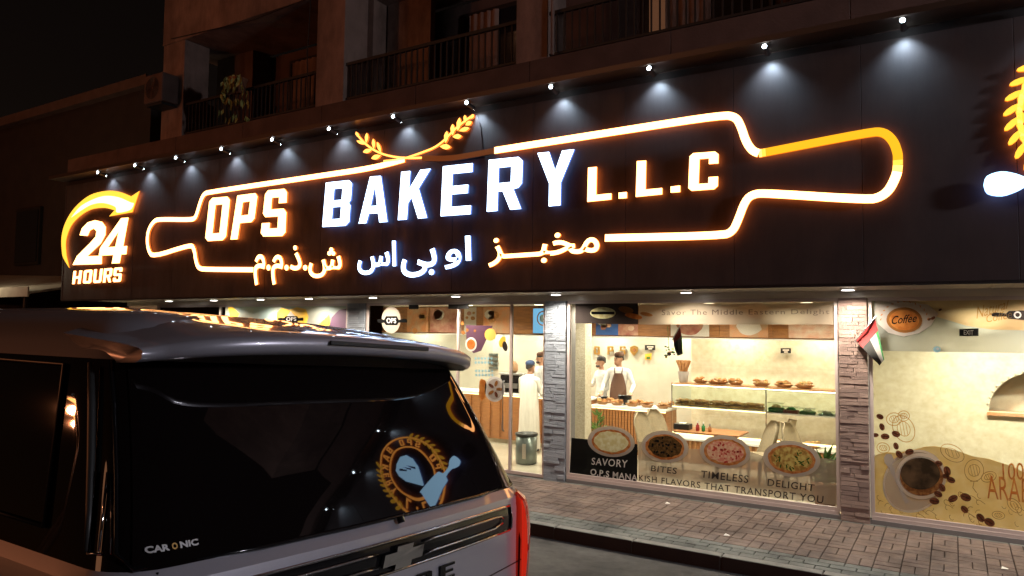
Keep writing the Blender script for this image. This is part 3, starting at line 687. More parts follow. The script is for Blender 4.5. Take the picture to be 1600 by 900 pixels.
# glass door front
w3 = window(-9.49, -5.60, .015, 2.838, 'glass_entrance', 'clear glass entrance doors with round food stickers, right of the parked car', mull=(at(716, 560, 0).x, at(799, 560, 0).x), cat='door')
for xp in (648, 710, 726): 
    q = at(xp, 476, 0); MB().bbox(q.x - .1, -.05, 2.72, q.x + .12, -.036, 2.80, .006).build('door_clamp', 'black', w3)
q0 = at(790, 620, 0).x
MB().tube([(q0, -.05, .7), (q0, -.09, .72), (q0, -.09, 1.5), (q0, -.05, 1.52)], .014).build('handle', 'steel', w3)
decal('pin_sticker', [pxl(pell(611, 500, 15, 21, 24), Y1)], Y1, 'print_saucer', w3)
decal('pin_logo', [pxl([(589, 499), (596, 498), (600, 500), (603, 494), (620, 494), (623, 500), (630, 498), (636, 499), (636, 504), (630, 504), (623, 504), (620, 508), (603, 508), (600, 504), (596, 505), (590, 504)], Y2)], Y2, 'print_black', w3)
words('logo_word', 'OPS', [(604, 497), (619, 497), (604, 505), (619, 505)], Y3, 'print_white', w3, .02)
decal('purple_flag', [pxl([(728, 508), (770, 509), (752, 548), (740, 552), (729, 540)], Y1)], Y1, 'print_purple', w3)
decal('cup_picture', [pxl(pell(736, 538, 9, 11), Y2)], Y2, 'print_white', w3); decal('tea', [pxl(pell(736, 538, 6.5, 8), Y3)], Y3, 'print_orange', w3)
decal('orange_dot', [pxl(pell(766, 523, 9, 9.5), Y2)], Y2, 'decal_gold', w3)
for x, y, s in ((648, 517, 4), (722, 505, 3), (724, 520, 3), (730, 516, 2.5), (742, 517, 2)): decal('leaf_dot', [pxl(pell(x, y, s, s * 1.1, 8), Y2)], Y2, 'print_brown', w3)
decal('fruit_picture', [pxl(pell(785, 534, 5, 9, 14, .3), Y2)], Y2, 'yellow', w3); decal('fruit_picture', [pxl(pell(789, 541, 4, 8, 14, -.2), Y3)], Y3, 'print_dark', w3)
decal('plate_picture', [pxl(pell(773, 608, 16, 20), Y2)], Y2, 'print_white', w3); decal('plate_well', [pxl(pell(773, 608, 12.5, 16), Y3)], Y3, 'print_grey', w3)
for k in range(5):
    a = k * 1.256; decal('date_picture', [pxl(pell(773 + 7 * math.cos(a), 608 + 9 * math.sin(a), 5, 2.4, 9, a), Y4)], Y4, 'print_bean' if k % 2 else 'print_brown', w3)
decal('jar_picture', [pxl([(749, 596), (752, 592), (758, 594), (760, 600), (758, 622), (752, 626), (748, 618)], Y2)], Y2, 'print_orange', w3)
ck = MB()
for i in range(6):
    for j in range(6):
        if (i * 3 + j * 2) % 3 != 1:
            c = (743 + i * 5 + j * .3, 560 + j * 6.5); lp = pxl([(c[0] - 2.2, c[1]), (c[0], c[1] - 2.8), (c[0] + 2.2, c[1]), (c[0], c[1] + 2.8)], Y2); ck.add([(p[0], Y2, p[1]) for p in lp], [(0, 1, 2, 3)])
ck.build('blue_lattice', 'print_blue', w3)
# left window above the car
w4 = window(-16.2, -9.97, .10, 2.838, 'shop_window', 'far left shop window with a yellow cloud badge, mostly hidden behind the car', mull=(at(345, 485, 0).x, ))
decal('frosted_band', [pxl([(352, 473), (553, 471), (553, 700), (352, 760)], Y1)], Y1, 'frost_blue', w4)
decal('yellow_cloud', [pxl([(433, 488), (440, 481), (452, 484), (464, 480), (478, 483), (482, 495), (478, 508), (460, 516), (440, 510), (432, 500)], Y2)], Y2, 'yellow', w4)
decal('badge_face', [pxl([(444, 500), (454, 486), (466, 500), (455, 506)], Y3)], Y3, 'print_white', w4)
decal('pin_logo', [pxl([(434, 496), (444, 497), (446, 494), (464, 494), (466, 497), (474, 496), (474, 501), (466, 501), (464, 503), (446, 503), (444, 501), (434, 501)], Y4)], Y4, 'print_black', w4)
words('logo_word', 'OPS', [(447, 495.5), (463, 495.5), (447, 501.5), (463, 501.5)], Y4 - .003, 'print_white', w4, .02)
decal('purple_splash', [pxl([(515, 512), (518, 496), (530, 484), (545, 482), (552, 490), (552, 520), (515, 522)], Y2)], Y2, 'purple', w4)
decal('yellow_wheat', [pxl([(497, 508), (506, 500), (514, 492), (516, 500), (514, 512), (500, 515)], Y3)], Y3, 'yellow', w4)
decal('yellow_wheat', [pxl([(356, 480), (362, 478), (374, 490), (370, 498), (360, 496)], Y2)], Y2, 'yellow', w4)

# soffit down lights
def downlight(x, y, z, label, group, e, rad, parent=None, colr=(1, .88, .72), em='lamp_white', cat='ceiling light'):
    r = root('ceiling_light', (x, y, z), label, cat, group)
    MB().lathe([(rad + .025, 0), (rad + .025, -.012), (rad, -.016), (rad, -.002)], (x, y, z), 20).build('trim_ring', 'white_paint', r)
    MB().lathe([(rad - .004, -.0165), (rad - .006, -.0185)], (x, y, z), 18).build('lens', em, r)
    if e:
        l = bpy.data.lights.new('light', 'AREA'); l.shape = 'DISK'; l.size = rad * 2; l.energy = e; l.color = colr; l.spread = R(150)
        o = bpy.data.objects.new('light', l); col.objects.link(o); o.location = (x, y, z - .03); adopt(o, r)
    return r
for k, (x, nm) in enumerate(((-15.1, 'far left'), (-13.5, 'second'), (-12.0, 'third'), (-10.6, 'fourth'), (-8.95, 'fifth'), (-7.1, 'above the glass entrance'), (-5.2, 'above the grey stone pillar'), (-3.15, 'above the middle shop window'), (-1.1, 'above the reddish stone pillar'), (1.0, 'above the right window'), (3.0, 'past the right window'))):
    if x > -8: lb = 'oval white soffit light ' + nm
    else: lb = 'small white soffit light over the parked car, ' + {'far left': 'nearest the awning', 'second': 'second from the awning', 'third': 'third from the awning', 'fourth': 'fourth from the awning', 'fifth': 'last before the glass entrance'}[nm]
    downlight(x, -.45, 2.929, lb, 'soffit lights under the fascia', 46, .075)
# interior ceiling lights
for i, x in enumerate((-14.5, -12, -9.6, -8.2, -6.6, -5.0, -3.4, -1.9, .3, 1.6)):
    for j, y in enumerate((.45, 1.5, 3.2, 4.4)):
        if y > 1.2 and x > -1: continue
        downlight(x, y, 2.858, 'recessed ceiling light inside the bakery, ' + ('in the row just behind the glass', 'in the row before the counters', 'in the row over the counters', 'in the row along the back wall')[j], 'ceiling lights inside the bakery, row ' + str(j + 1), ((27, 40, 38, 40)[j] if x < -1 else 74), .09, colr=(1, .90, .70), em='lamp_warm')

# ================================================================== LIT SIGNS
FY = SY - .055      # back of the standing letters
TH = .035
GL = {
 'O': [[(.14, 0), (.86, 0), (1, .08), (1, .92), (.86, 1), (.14, 1), (0, .92), (0, .08)], [(.33, .17), (.33, .83), (.67, .83), (.67, .17)]],
 'P': [[(0, 0), (.33, 0), (.33, .36), (.88, .36), (1, .44), (1, .92), (.88, 1), (0, 1)], [(.33, .53), (.33, .83), (.68, .83), (.68, .53)]],
 'S': [[(.0, .08), (.12, 0), (.88, 0), (1, .08), (1, .50), (.88, .58), (.34, .58), (.34, .83), (.66, .83), (.66, .70), (1, .70), (1, .92), (.88, 1), (.12, 1), (0, .92), (0, .50), (.12, .42), (.67, .42), (.67, .17), (.34, .17), (.34, .29), (0, .29)]],
 'B': [[(0, 0), (.88, 0), (1, .08), (1, .44), (.93, .5), (1, .56), (1, .92), (.88, 1), (0, 1)], [(.34, .16), (.34, .43), (.66, .43), (.66, .16)], [(.34, .58), (.34, .84), (.66, .84), (.66, .58)]],
 'A': [[(0, 0), (.27, 0), (.34, .2), (.67, .2), (.73, 0), (1, 0), (.70, 1), (.30, 1)], [(.39, .36), (.62, .36), (.505, .80)]],
 'K': [[(0, 0), (.31, 0), (.31, .33), (.42, .45), (.70, 0), (1, 0), (.64, .62), (1, 1), (.66, 1), (.31, .62), (.31, 1), (0, 1)]],
 'E': [[(0, 0), (1, 0), (1, .17), (.34, .17), (.34, .42), (.88, .42), (.88, .585), (.34, .585), (.34, .83), (1, .83), (1, 1), (0, 1)]],
 'R': [[(0, 0), (.31, 0), (.31, .37), (.45, .37), (.69, 0), (1, 0), (.76, .39), (.9, .41), (1, .49), (1, .92), (.88, 1), (0, 1)], [(.31, .53), (.31, .83), (.68, .83), (.68, .53)]],
 'Y': [[(.34, 0), (.66, 0), (.66, .42), (1, 1), (.68, 1), (.5, .64), (.32, 1), (0, 1), (.34, .42)]],
 'L': [[(0, 0), (1, 0), (1, .18), (.37, .18), (.37, 1), (0, 1)]],
 'C': [[(.12, 0), (.88, 0), (1, .08), (1, .33), (.68, .33), (.68, .17), (.35, .17), (.35, .83), (.68, .83), (.68, .68), (1, .68), (1, .92), (.88, 1), (.12, 1), (0, .92), (0, .08)]],
 '.': [[(0, 0), (1, 0), (1, 1), (0, 1)]],
 'H': [[(0, 0), (.31, 0), (.31, .4), (.69, .4), (.69, 0), (1, 0), (1, 1), (.69, 1), (.69, .58), (.31, .58), (.31, 1), (0, 1)]],
 'U': [[(.0, .12), (.15, 0), (.85, 0), (1, .12), (1, 1), (.69, 1), (.69, .18), (.31, .18), (.31, 1), (0, 1)]],
 '2': [[(0, 0), (1, 0), (.97, .19), (.47, .19), (.88, .48), (1, .68), (.98, .86), (.82, .98), (.55, 1.02), (.28, .97), (.1, .83), (.06, .68), (.36, .66), (.42, .79), (.55, .83), (.66, .77), (.66, .64), (.5, .5), (.1, .2)]],
 '4': [[(.52, 0), (.80, 0), (.82, .19), (1, .19), (1.0, .37), (.86, .37), (.94, 1), (.66, 1), (0, .36), (0, .19), (.54, .19)], [(.3, .37), (.57, .37), (.62, .70)]],
}
def glyph(ch, quad, front, side, parent, name='letter', th=TH):
    me = shape_curve(GL[ch], .5); onto(me, qpx(FY, *quad), FY + TH - th, th)
    return sign_piece(name, me, front, side, parent)
ns = root('shop_name_sign', (-7.5, FY, 4), 'large lit block letters reading OPS BAKERY L.L.C on the fascia board', 'sign')
for ch, q, k in (('O', [(330, 310), (362.3, 307.3), (322.7, 377.3), (355, 375.3)], 0), ('P', [(373.3, 306), (405.3, 301.7), (362.7, 374.7), (396, 372.5)], 0), ('S', [(417.3, 298.3), (451, 295), (409.3, 370), (448.3, 369)], 0),
                 ('B', [(511.7, 286), (552.7, 281.7), (506, 355), (547.3, 352.7)], 1), ('A', [(568.3, 277.3), (610, 274.7), (562.7, 349.7), (607.3, 347)], 1), ('K', [(629.3, 269.3), (675, 264.3), (624, 344.3), (669.3, 340.7)], 1),
                 ('E', [(694.3, 260.7), (740.7, 255.7), (690.7, 338.3), (737.3, 335)], 1), ('R', [(765.7, 250.7), (818.7, 245.3), (762.7, 331.3), (816, 326.7)], 1), ('Y', [(841.7, 240), (899, 234.3), (840.7, 324.7), (896.7, 319.3)], 1),
                 ('L', [(920.7, 262.7), (957.5, 259.5), (919.3, 316), (956.7, 312.3)], 0), ('.', [(968.3, 301.7), (981, 300.7), (968.3, 311), (981, 310)], 0), ('L', [(996.7, 252.7), (1036, 250), (995, 308.3), (1036, 304.3)], 0),
                 ('.', [(1049.3, 292.3), (1064, 290.7), (1049.3, 301.7), (1064, 300.7)], 0), ('C', [(1079, 240.7), (1124, 237.3), (1076.7, 299.3), (1122.7, 296)], 0)):
    glyph(ch, q, 'lit_cold' if k else 'lit_warm', 'lit_cold_side' if k else 'lit_warm_side', ns)
ar = root('arabic_name_sign', (-8, FY, 3.5), 'lit arabic script letters below the block letters on the fascia board', 'sign')
for body, bx, k in (('\uFEB0\u0640\u0640\u0640\uFE92\uFEA8\uFEE3', (765, 366, 938, 418), 0), ('\uFEED\uFE8D', (697, 370, 738, 421), 1), ('\uFEF0\uFE91', (629, 389, 684, 434), 1),
                    ('\uFEB1\uFE8D', (561, 378, 621, 430), 1), ('\uFEE1.\uFEE1.\uFEAB.\uFEB5', (399, 384, 536, 446), 0)):
    xa, ya, xb, yb = bx; me = text_flat(body, .017, 0, .5)
    sl_ = {765: 15, 697: 3, 629: 3, 561: 3, 399: -6}[xa]
    onto(me, qpx(FY, (xa, ya + sl_ / 2), (xb, ya - sl_ / 2), (xa, yb), (xb, yb - abs(sl_) * .6)), FY, .035)
    sign_piece('word', me, 'lit_cold' if k else 'lit_warm', 'lit_cold_side' if k else 'lit_warm_side', ar)
# rolling pin outline
rpn = root('rolling_pin_sign', (-7.5, FY, 4.2), 'huge lit rolling pin outline drawn round the shop name', 'sign')
def W2(px, py): p = at(px, py, FY - .02); return (p.x, p.z)
def tubeseg(pts, w_, front, side, parent=rpn, it=2, name='light_tube'):
    q = smooth_path([W2(*p) for p in pts], it) if it else [Vector(W2(*p)) for p in pts]
    me = facade_shape([ribbon([tuple(v) for v in q], w_)], FY, .035); return sign_piece(name, me, front, side, parent)
tubeseg([(633, 249.3), (600, 258.5), (570, 264.5), (545, 268.5), (326.7, 300.5), (320, 303), (315, 312), (308, 336), (305, 341.5), (299, 343.5), (250, 342.7), (242, 345), (233, 358), (230.5, 375), (233, 392), (240, 401.5), (298, 382.7), (304, 387), (307.5, 411), (312, 419.5), (322, 421), (396.7, 421.5)], .088, 'lit_warm', 'lit_warm_side')
tubeseg([(773.3, 235.5), (1000, 200), (1130, 180), (1150, 183), (1158, 197), (1166, 222), (1176, 236), (1186, 240)], .094, 'lit_warm', 'lit_warm_side')
tubeseg([(1186.3, 240), (1191, 239.2)], .094, 'lit_blend_b', 'lit_warm_side', it=0); tubeseg([(1191.3, 239.2), (1197, 238.2)], .094, 'lit_blend_a', 'lit_yellow_side', it=0)
tubeseg([(1197.3, 238.1), (1360, 206.5), (1381, 206.5), (1396, 220), (1403, 240), (1403, 250)], .094, 'lit_yellow', 'lit_yellow_side')
tubeseg([(1403, 250.2), (1403, 258)], .094, 'lit_blend_a', 'lit_yellow_side', it=0); tubeseg([(1403, 258.2), (1402, 268)], .094, 'lit_blend_b', 'lit_warm_side', it=0)
tubeseg([(1402, 268.2), (1400, 276), (1390, 297), (1376, 308), (1358, 312.5), (1200, 302.3), (1178, 303), (1165, 313), (1153, 346), (1145, 362), (1130, 368.3), (946, 372)], .094, 'lit_warm', 'lit_warm_side')
tubeseg([(660, 247), (700, 248.5), (740, 242), (773, 235.7)], .085, 'unlit_gold', 'unlit_gold')
# wheat emblem
wh = root('wheat_emblem', (-7.3, FY, 5.2), 'two lit crossed wheat sprigs above the word BAKERY', 'sign')
bk = facade_shape([[W2(*p) for p in ((690, 236), (742, 179), (748, 196), (752, 236), (700, 246))]], SY - .002, .03); link('backing_plate', bk, 'panel', wh)
tubeseg([(556.7, 208.3), (572, 226), (590, 238), (610, 244.5), (635, 247.5), (660, 246.7)], .032, 'lit_amber', 'lit_warm_side', wh, 2, 'stem')
tubeseg([(600, 252), (628, 249.5), (656.7, 240), (686.7, 228.3), (713, 200), (740, 180)], .032, 'lit_amber', 'lit_warm_side', wh, 2, 'stem')
def leafsh(bx, by, tx, ty, wd):
    b = Vector((bx, by)); t = Vector((tx, ty)); d = t - b; nn = Vector((-d.y, d.x)).normalized() * wd * .85
    pts = [b, b + d * .3 + nn * .75, b + d * .6 + nn, b + d * .85 + nn * .55, t, b + d * .85 - nn * .55, b + d * .6 - nn, b + d * .3 - nn * .75]
    return [W2(p.x, p.y) for p in pts]
for q in ((562, 216, 557, 206, 2.5), (572, 226, 558, 220, 3), (573, 224, 574, 208, 3), (582, 234, 568, 238, 4), (585, 233, 584, 217, 3), (596, 243, 581, 248, 4.5), (596, 239, 590, 222, 3),
          (736, 186, 741, 179, 3), (728, 192, 727, 180, 3), (728, 196, 738, 190, 4), (716, 205, 719, 184, 4), (718, 205, 734, 200, 4), (708, 212, 708, 194, 4), (708, 214, 722, 213, 4.5), (697, 224, 699, 205, 4), (688, 229, 705, 230, 5)):
    sign_piece('leaf', facade_shape([leafsh(*q)], FY, .035), 'lit_amber', 'lit_warm_side', wh)
# 24 hours
hs = root('opening_hours_sign', (-16.3, FY, 4.2), 'lit 24 HOURS sign with a curved yellow arrow at the left end of the fascia', 'sign')
arrow = [(106.9, 418.7), (98, 404), (95.3, 393.3), (94.7, 370), (101, 347), (115.5, 324), (138.6, 305), (164.6, 298), (184.8, 299.4), (203.6, 306.6), (216.6, 298), (205.6, 331.2), (169, 337.8), (177.6, 328.3), (161.7, 324.5), (141.5, 326.9), (124.2, 337), (109.7, 352.9), (101.7, 376), (102.5, 399)]
arrow_s = cr_smooth(arrow[:10]) + [arrow[10], arrow[11], arrow[12]] + cr_smooth(arrow[13:])
sign_piece('arrow', facade_shape([[W2(*p) for p in arrow_s]], FY + .02, .02), 'lit_gold', 'lit_yellow_side', hs)
inner = cr_smooth([(110, 340), (124, 323), (143, 312), (163, 306), (184, 308), (203, 316), (208, 318), (202, 328), (182, 332), (179, 323), (160, 317), (141, 320), (124, 330)])
sign_piece('arrow_glow', facade_shape([[W2(*p) for p in inner]], FY - .002, .004), 'lit_warm', 'lit_warm_side', hs)
glyph('4', [(164, 342.7), (203.6, 339.9), (152.5, 412.9), (196.4, 410.6)], 'lit_warm', 'lit_yellow_side', hs, 'digit', .02)
glyph('2', [(127, 345.6), (168.5, 345.6), (114.5, 414), (160, 412.5)], 'lit_warm', 'lit_warm_side', hs, 'digit', .025)
ux = [0, .215, .42, .62, .82]; uw = .165
for k, ch in enumerate('HOURS'):
    def q_(u, v): return (114.1 * (1 - u) * v + 191.2 * u * v + 112 * (1 - u) * (1 - v) + 189.2 * u * (1 - v), 423.6 * (1 - u) * v + 417.3 * u * v + 443.8 * (1 - u) * (1 - v) + 440 * u * (1 - v))
    glyph(ch, [q_(ux[k], 1), q_(ux[k] + uw + .01, 1), q_(ux[k], 0), q_(ux[k] + uw, 0)], 'lit_warm', 'lit_warm_side', hs, 'letter', .012)
# round badge sign at the right end (its left edge in view; mirrored in the car's rear window)
rb = root('round_badge_sign', (2.0, FY, 4.4), 'round lit bakery badge with wheat ears and a white rolling pin at the right edge', 'sign')
BC = (at(1600, 180, FY).x + .82, 4.55); BR = .85
def bp(r, a): return (BC[0] + r * math.cos(a), BC[1] + r * math.sin(a))
for side in (0, 1):
    for k in range(9):
        a = PI + (k - 4) * .155 if side == 0 else .35 + (k - 4) * .155
        for rr_, dl in ((BR * .99, .0), (BR * 1.09, .07)):
            c = bp(rr_, a + dl); ta = a + PI / 2 + (-.8 if rr_ > BR else .5)
            if side == 0 or True:
                lp = [(c[0] + .085 * math.cos(t) * math.cos(ta) - .032 * math.sin(t) * math.sin(ta), c[1] + .085 * math.cos(t) * math.sin(ta) + .032 * math.sin(t) * math.cos(ta)) for t in [i * PI / 5 for i in range(10)]]
                sign_piece('wheat_grain', facade_shape([lp], FY, .035), 'lit_gold', 'lit_yellow_side', rb)
for rr_ in (.86, .60): sign_piece('ring', facade_shape([[bp(rr_ + .022, 2 * PI * i / 48) for i in range(48)], [bp(rr_ - .022, 2 * PI * i / 48) for i in range(48)]], FY, .035), 'lit_amber', 'lit_warm_side', rb)
lets = 'BAKING SHOP SINCE'
for k, ch in enumerate('SPO SPO BAKERY L.L.C'):
    if ch == ' ' or ch not in GL: continue
    a = PI * 1.28 - k * .30; hgt = .17 if ch != '.' else .04; wd_ = .12 if ch != '.' else .04
    c = bp(.73, a); t = a - PI / 2
    def rt_(x, y): x -= .5; y -= .5; x *= wd_; y *= hgt; return (c[0] + x * math.cos(t) - y * math.sin(t), c[1] + x * math.sin(t) + y * math.cos(t))
    sign_piece('letter', facade_shape([[rt_(*p) for p in lp] for lp in GL[ch]], FY, .035), 'lit_amber', 'lit_warm_side', rb)
def rp_(pts, dx=0, dz=0): return [(BC[0] + x + dx, BC[1] + z + dz) for x, z in pts]
loaf = [(-.02, -.40), (.02, -.40), (.26, -.02), (.27, .2), (.2, .36), (.05, .43), (-.15, .43), (-.30, .33), (-.36, .16), (-.31, -.02)]
cuts = [[(-.24 + k * .1, .02 + k * .07), (-.19 + k * .1, -.02 + k * .07), (-.06 + k * .1, .2 + k * .04), (-.11 + k * .1, .24 + k * .04)] for k in range(3)]
sign_piece('loaf', facade_shape([rp_(loaf, .05)] + [rp_(c, .05) for c in cuts], FY, .035), 'lit_ice', 'lit_cold_side', rb)
# white rolling pin: left knob at photo (1565, 290)
k0 = Vector(W2(1568, 289)); 
pinp = [(-.17, 0), (-.14, .09), (-.02, .125), (.1, .09), (.2, .045), (.42, .045), (.46, .13), (.55, .17), (1.15, .22), (1.2, .16), (1.2, -.08), (1.15, -.14), (.55, -.13), (.46, -.10), (.42, -.045), (.2, -.045), (.1, -.09), (-.02, -.125), (-.14, -.09)]
sign_piece('rolling_pin', facade_shape([[(k0.x + x, k0.y + z) for x, z in cr_smooth(pinp + pinp[:1], 3)[:-1]]], FY - .06, .035), 'lit_ice', 'lit_cold_side', rb)
# spot lights on the ledge
LX = [-18 + .91 + 1.3924 * k for k in range(1, 18)]
LX = [-0.386 - 1.3925 * k for k in range(-5, 12)]
ordn = ['at the far left end above the arrow', 'second from the left end', 'third from the left end', 'above the left handle of the rolling pin outline', 'above the letters OPS', 'sixth from the left end', 'just left of the wheat sprigs', 'just right of the wheat sprigs', 'above the letter R', 'above the first L', 'above the last C', 'above the yellow handle of the rolling pin']
LXs = sorted(LX)
for k, x in enumerate(LXs):
    lb = 'cold white spot lamp on the ledge, ' + (ordn[k] if k < 12 else ['above the round badge', 'right of the round badge', 'beyond the right window', 'near the right end', 'at the right end'][k - 12])
    r = root('ledge_spotlight', (x, SY - .35, 5.70), lb, 'spotlight', 'spot lamps along the ledge')
    y0 = SY - .33
    MB().tube([(x, y0 + .05, 5.699), (x, y0 + .05, 5.67)], .012, 8).build('bracket', 'railing', r)
    MB().tube([(x, y0, 5.655), (x, y0 + .17, 5.625)], [.022, .034], 12).build('lamp_head', 'railing', r)
    MB().ball((x, y0 - .006, 5.656), .026, 10, 6, ry=.6).build('glow_cap', 'lamp_cold', r)
    MB().ball((x, y0 + .172, 5.623), .026, 10, 6, ry=.5).build('lens', 'lamp_cold', r)
    spot_light('spot', (x, y0 + .19, 5.63), (x, SY + .03, 4.85), 46, R(112), 1.0, (.62, .82, 1), r, .03)

# ================================================================== INTERIOR
BKY = 2.5
bh = root('menu_bulkhead', (-5, BKY, 2.27), 'wood clad bulkhead with food posters hanging over the bakery counter', 'bulkhead')
xa = at(590, 500, BKY).x - 1; MB().box(xa, BKY, 2.27, -1.14, BKY + .5, 2.855).build('core', 'wood_h', bh)
k = xa
while k < -1.2:
    ke = min(k + .9, -1.15); MB().bbox(k + .003, BKY - .02, 2.285, ke - .003, BKY - .001, 2.85, .003).build('wood_panel', 'wood_h', bh); k = ke
MB().box(xa, BKY - .03, 2.245, -1.14, BKY + .5, 2.268).build('bottom_edge', 'white_paint', bh)
def poster(p0, p1, m, kind, seedv):
    YP = BKY - .026; a = at(p0, 510, YP); b = at(p1, 510, YP); d = link('poster', facade_shape([[(a.x, 2.29), (b.x, 2.29), (b.x, 2.84), (a.x, 2.84)]], YP), m, bh)
    w_ = b.x - a.x; rr = random.Random(seedv)
    for k in range(kind):
        cx, cz = a.x + w_ * (.5 if kind == 1 else rr.uniform(.2, .8)), 2.29 + .55 * (.35 if kind == 1 else rr.uniform(.2, .8)); s = w_ * (.33 if kind == 1 else rr.uniform(.1, .2))
        s = min(s, .24)
        link('food_picture', facade_shape([[(cx + (s * (1 + rr.uniform(-.12, .12))) * math.cos(t), cz + s * .75 * math.sin(t)) for t in [i * PI / 9 for i in range(18)]]], YP - .004), rr.choice(['crust', 'crust_pale', 'poster_red', 'poster_pink', 'poster_white']), d)
for i, q in enumerate(((636, 669, 'poster_orange', 3), (672, 722, 'poster_red', 2), (725, 744, 'poster_white', 5), (755, 796, 'poster_orange', 4), (931, 966, 'blue', 5), (966, 997, 'poster_red', 5), (1048, 1108, 'poster_white', 1), (1140, 1200, 'poster_orange', 1), (1232, 1305, 'poster_pink', 2))):
    poster(q[0], q[1], q[2], q[3], i)
lb_ = root('light_box', (at(850, 500, 2.4).x, 2.4, 2.3), 'pale blue backlit poster with a round wreath by the grey pillar', 'sign')
a, b = at(833, 482, 2.40), at(861, 521, 2.40)
MB().box(a.x, 2.405, b.z, b.x, 2.46, a.z).build('box', 'white_paint', lb_)
emis('lit_blue', (.22, .55, .85), .95); link('face', facade_shape([rectq(a.x, b.z, b.x, a.z)[0:1] and [(a.x, b.z), (b.x, b.z), (b.x, a.z), (a.x, a.z)]], 2.402), 'lit_blue', lb_)
cx, cz = (a.x + b.x) / 2 + .02, (a.z + b.z) / 2 + .05
link('wreath', facade_shape([ell(cx, cz, .14, .15), ell(cx, cz, .115, .125)], 2.398), 'wood_light', lb_); link('wreath_mark', facade_shape([ell(cx - .02, cz, .055, .08, 12)], 2.398), 'pale_blue', lb_)
# service counter seen through the entrance
def slat_counter(name, x0, x1, y0, y1, z1, label, slat=.06):
    c = root(name, ((x0 + x1) / 2, y0, .013), label, 'counter')
    MB().box(x0, y0 + .02, .10, x1, y1, z1 - .045).build('body', 'wood', c); MB().box(x0 + .02, y0 + .06, .013, x1 - .02, y1 - .04, .10).build('kick_board', 'cream_plain', c)
    MB().bbox(x0 - .02, y0 - .03, z1 - .04, x1 + .02, y1 + .02, z1, .006).build('worktop', 'white_paint', c)
    MB().box(x0, y0 - .012, z1 - .062, x1, y0 + .012, z1 - .046).build('light_strip', 'led_strip', c)
    n = int((x1 - x0) / slat); sm = MB().bbox(-slat * .36, -.012, 0, slat * .36, .018, z1 - .17, .005).mesh(); sm.materials.append(M['wood']); sm.name = 'slat'
    for i in range(n): inst(sm, 'slat', (x0 + (i + .5) * (x1 - x0) / n, y0, .105), c)
    return c
slat_counter('service_counter', -10.0, -6.05, 2.5, 3.05, 1.05, 'wooden service counter with a lit edge seen through the glass entrance', .24)
slat_counter('pastry_counter', at(925, 640, 2.35).x, at(1040, 640, 2.35).x, 2.35, 2.95, at(985, 632, 2.35).z - .05, 'slatted wooden counter topped with pastry trays in front of the two servers')
C2X0, C2X1, C2Z = at(925, 640, 2.35).x, at(1040, 640, 2.35).x, at(985, 632, 2.35).z - .05
# pastries
rq = random.Random(22)
pas = []
for k in range(4):
    m = MB(); m.ball((0, 0, 0), 1, 9, 5, rx=1.0, ry=.72, rz=.5)
    for i, v in enumerate(m.v): m.v[i] = (v[0] * (1 + .15 * math.sin(v[1] * 5 + k)), v[1], max(v[2], -.2) * (1 + .25 * math.sin(v[0] * 7 + k)))
    me = m.mesh(); me.materials.append(M[('crust_pale', 'crust', 'wood_light', 'crust')[k]]); me.name = 'pastry'
    for p in me.polygons: p.use_smooth = True
    pas.append(me)
def tray(x, y, z, rx, n, label, kind='basket', group='pastry trays inside the bakery', mset=None):
    r = root('pastry_' + kind, (x, y, z), label, kind, group)
    if kind == 'tray': MB().bbox(x - rx, y - .13, z, x + rx, y + .13, z + .018, .006).build('plate', 'white_paint', r)
    else: MB().lathe([(rx * .6, 0), (rx * .95, .04), (rx, .055), (rx * .93, .05), (rx * .55, .012)], (x, y, z), 18).build('basket', 'wood_light', r)
    for k in range(n):
        a = rq.uniform(0, 2 * PI); q = math.sqrt(rq.random()) * .7
        if kind == 'tray': px, py = x - rx * .82 + 1.64 * rx * (k % 5) / 4, y - .09 + .085 * ((k // 5) % 3)
        else: px, py = x + rx * q * math.cos(a), y + rx * q * math.sin(a)
        s = rq.uniform(.036, .052) * (1.25 if kind == 'tray' else 1.1)
        inst(rq.choice(pas if not mset else mset), 'pastry', (px, py, z + .045 + (.055 * (k // 15) if kind == 'tray' else rq.uniform(0, .05))), r, rot=(0, 0, rq.uniform(0, 3)), scale=(s, s, s))
    return r
nn_ = ['leftmost', 'second', 'third', 'fourth', 'rightmost']
for i in range(5):
    x = C2X0 + .14 + i * (C2X1 - C2X0 - .25) / 4
    tray(x, 2.52, C2Z + .002, .125, 11, f'basket of brown pastries on the slatted counter, {nn_[i]} in the front row', 'basket', 'baskets on the slatted counter')
    if i in (0, 2, 4): tray(x + .05, 2.8, C2Z + .002, .11, 7, f'basket of pale pastries at the back of the slatted counter, {["left", "", "middle", "", "right"][i]} one', 'basket', 'baskets on the slatted counter')
rg = root('cash_register', (at(975, 625, 2.75).x, 2.8, C2Z), 'dark card terminal on the slatted counter in front of the aproned server', 'register')
x = at(978, 625, 2.7).x; MB().bbox(x - .13, 2.62, C2Z + .10, x + .13, 2.68, C2Z + .19, .01).build('screen', 'black_gloss', rg); MB().bbox(x - .03, 2.64, C2Z + .002, x + .03, 2.7, C2Z + .10, .006).build('stand', 'black', rg)
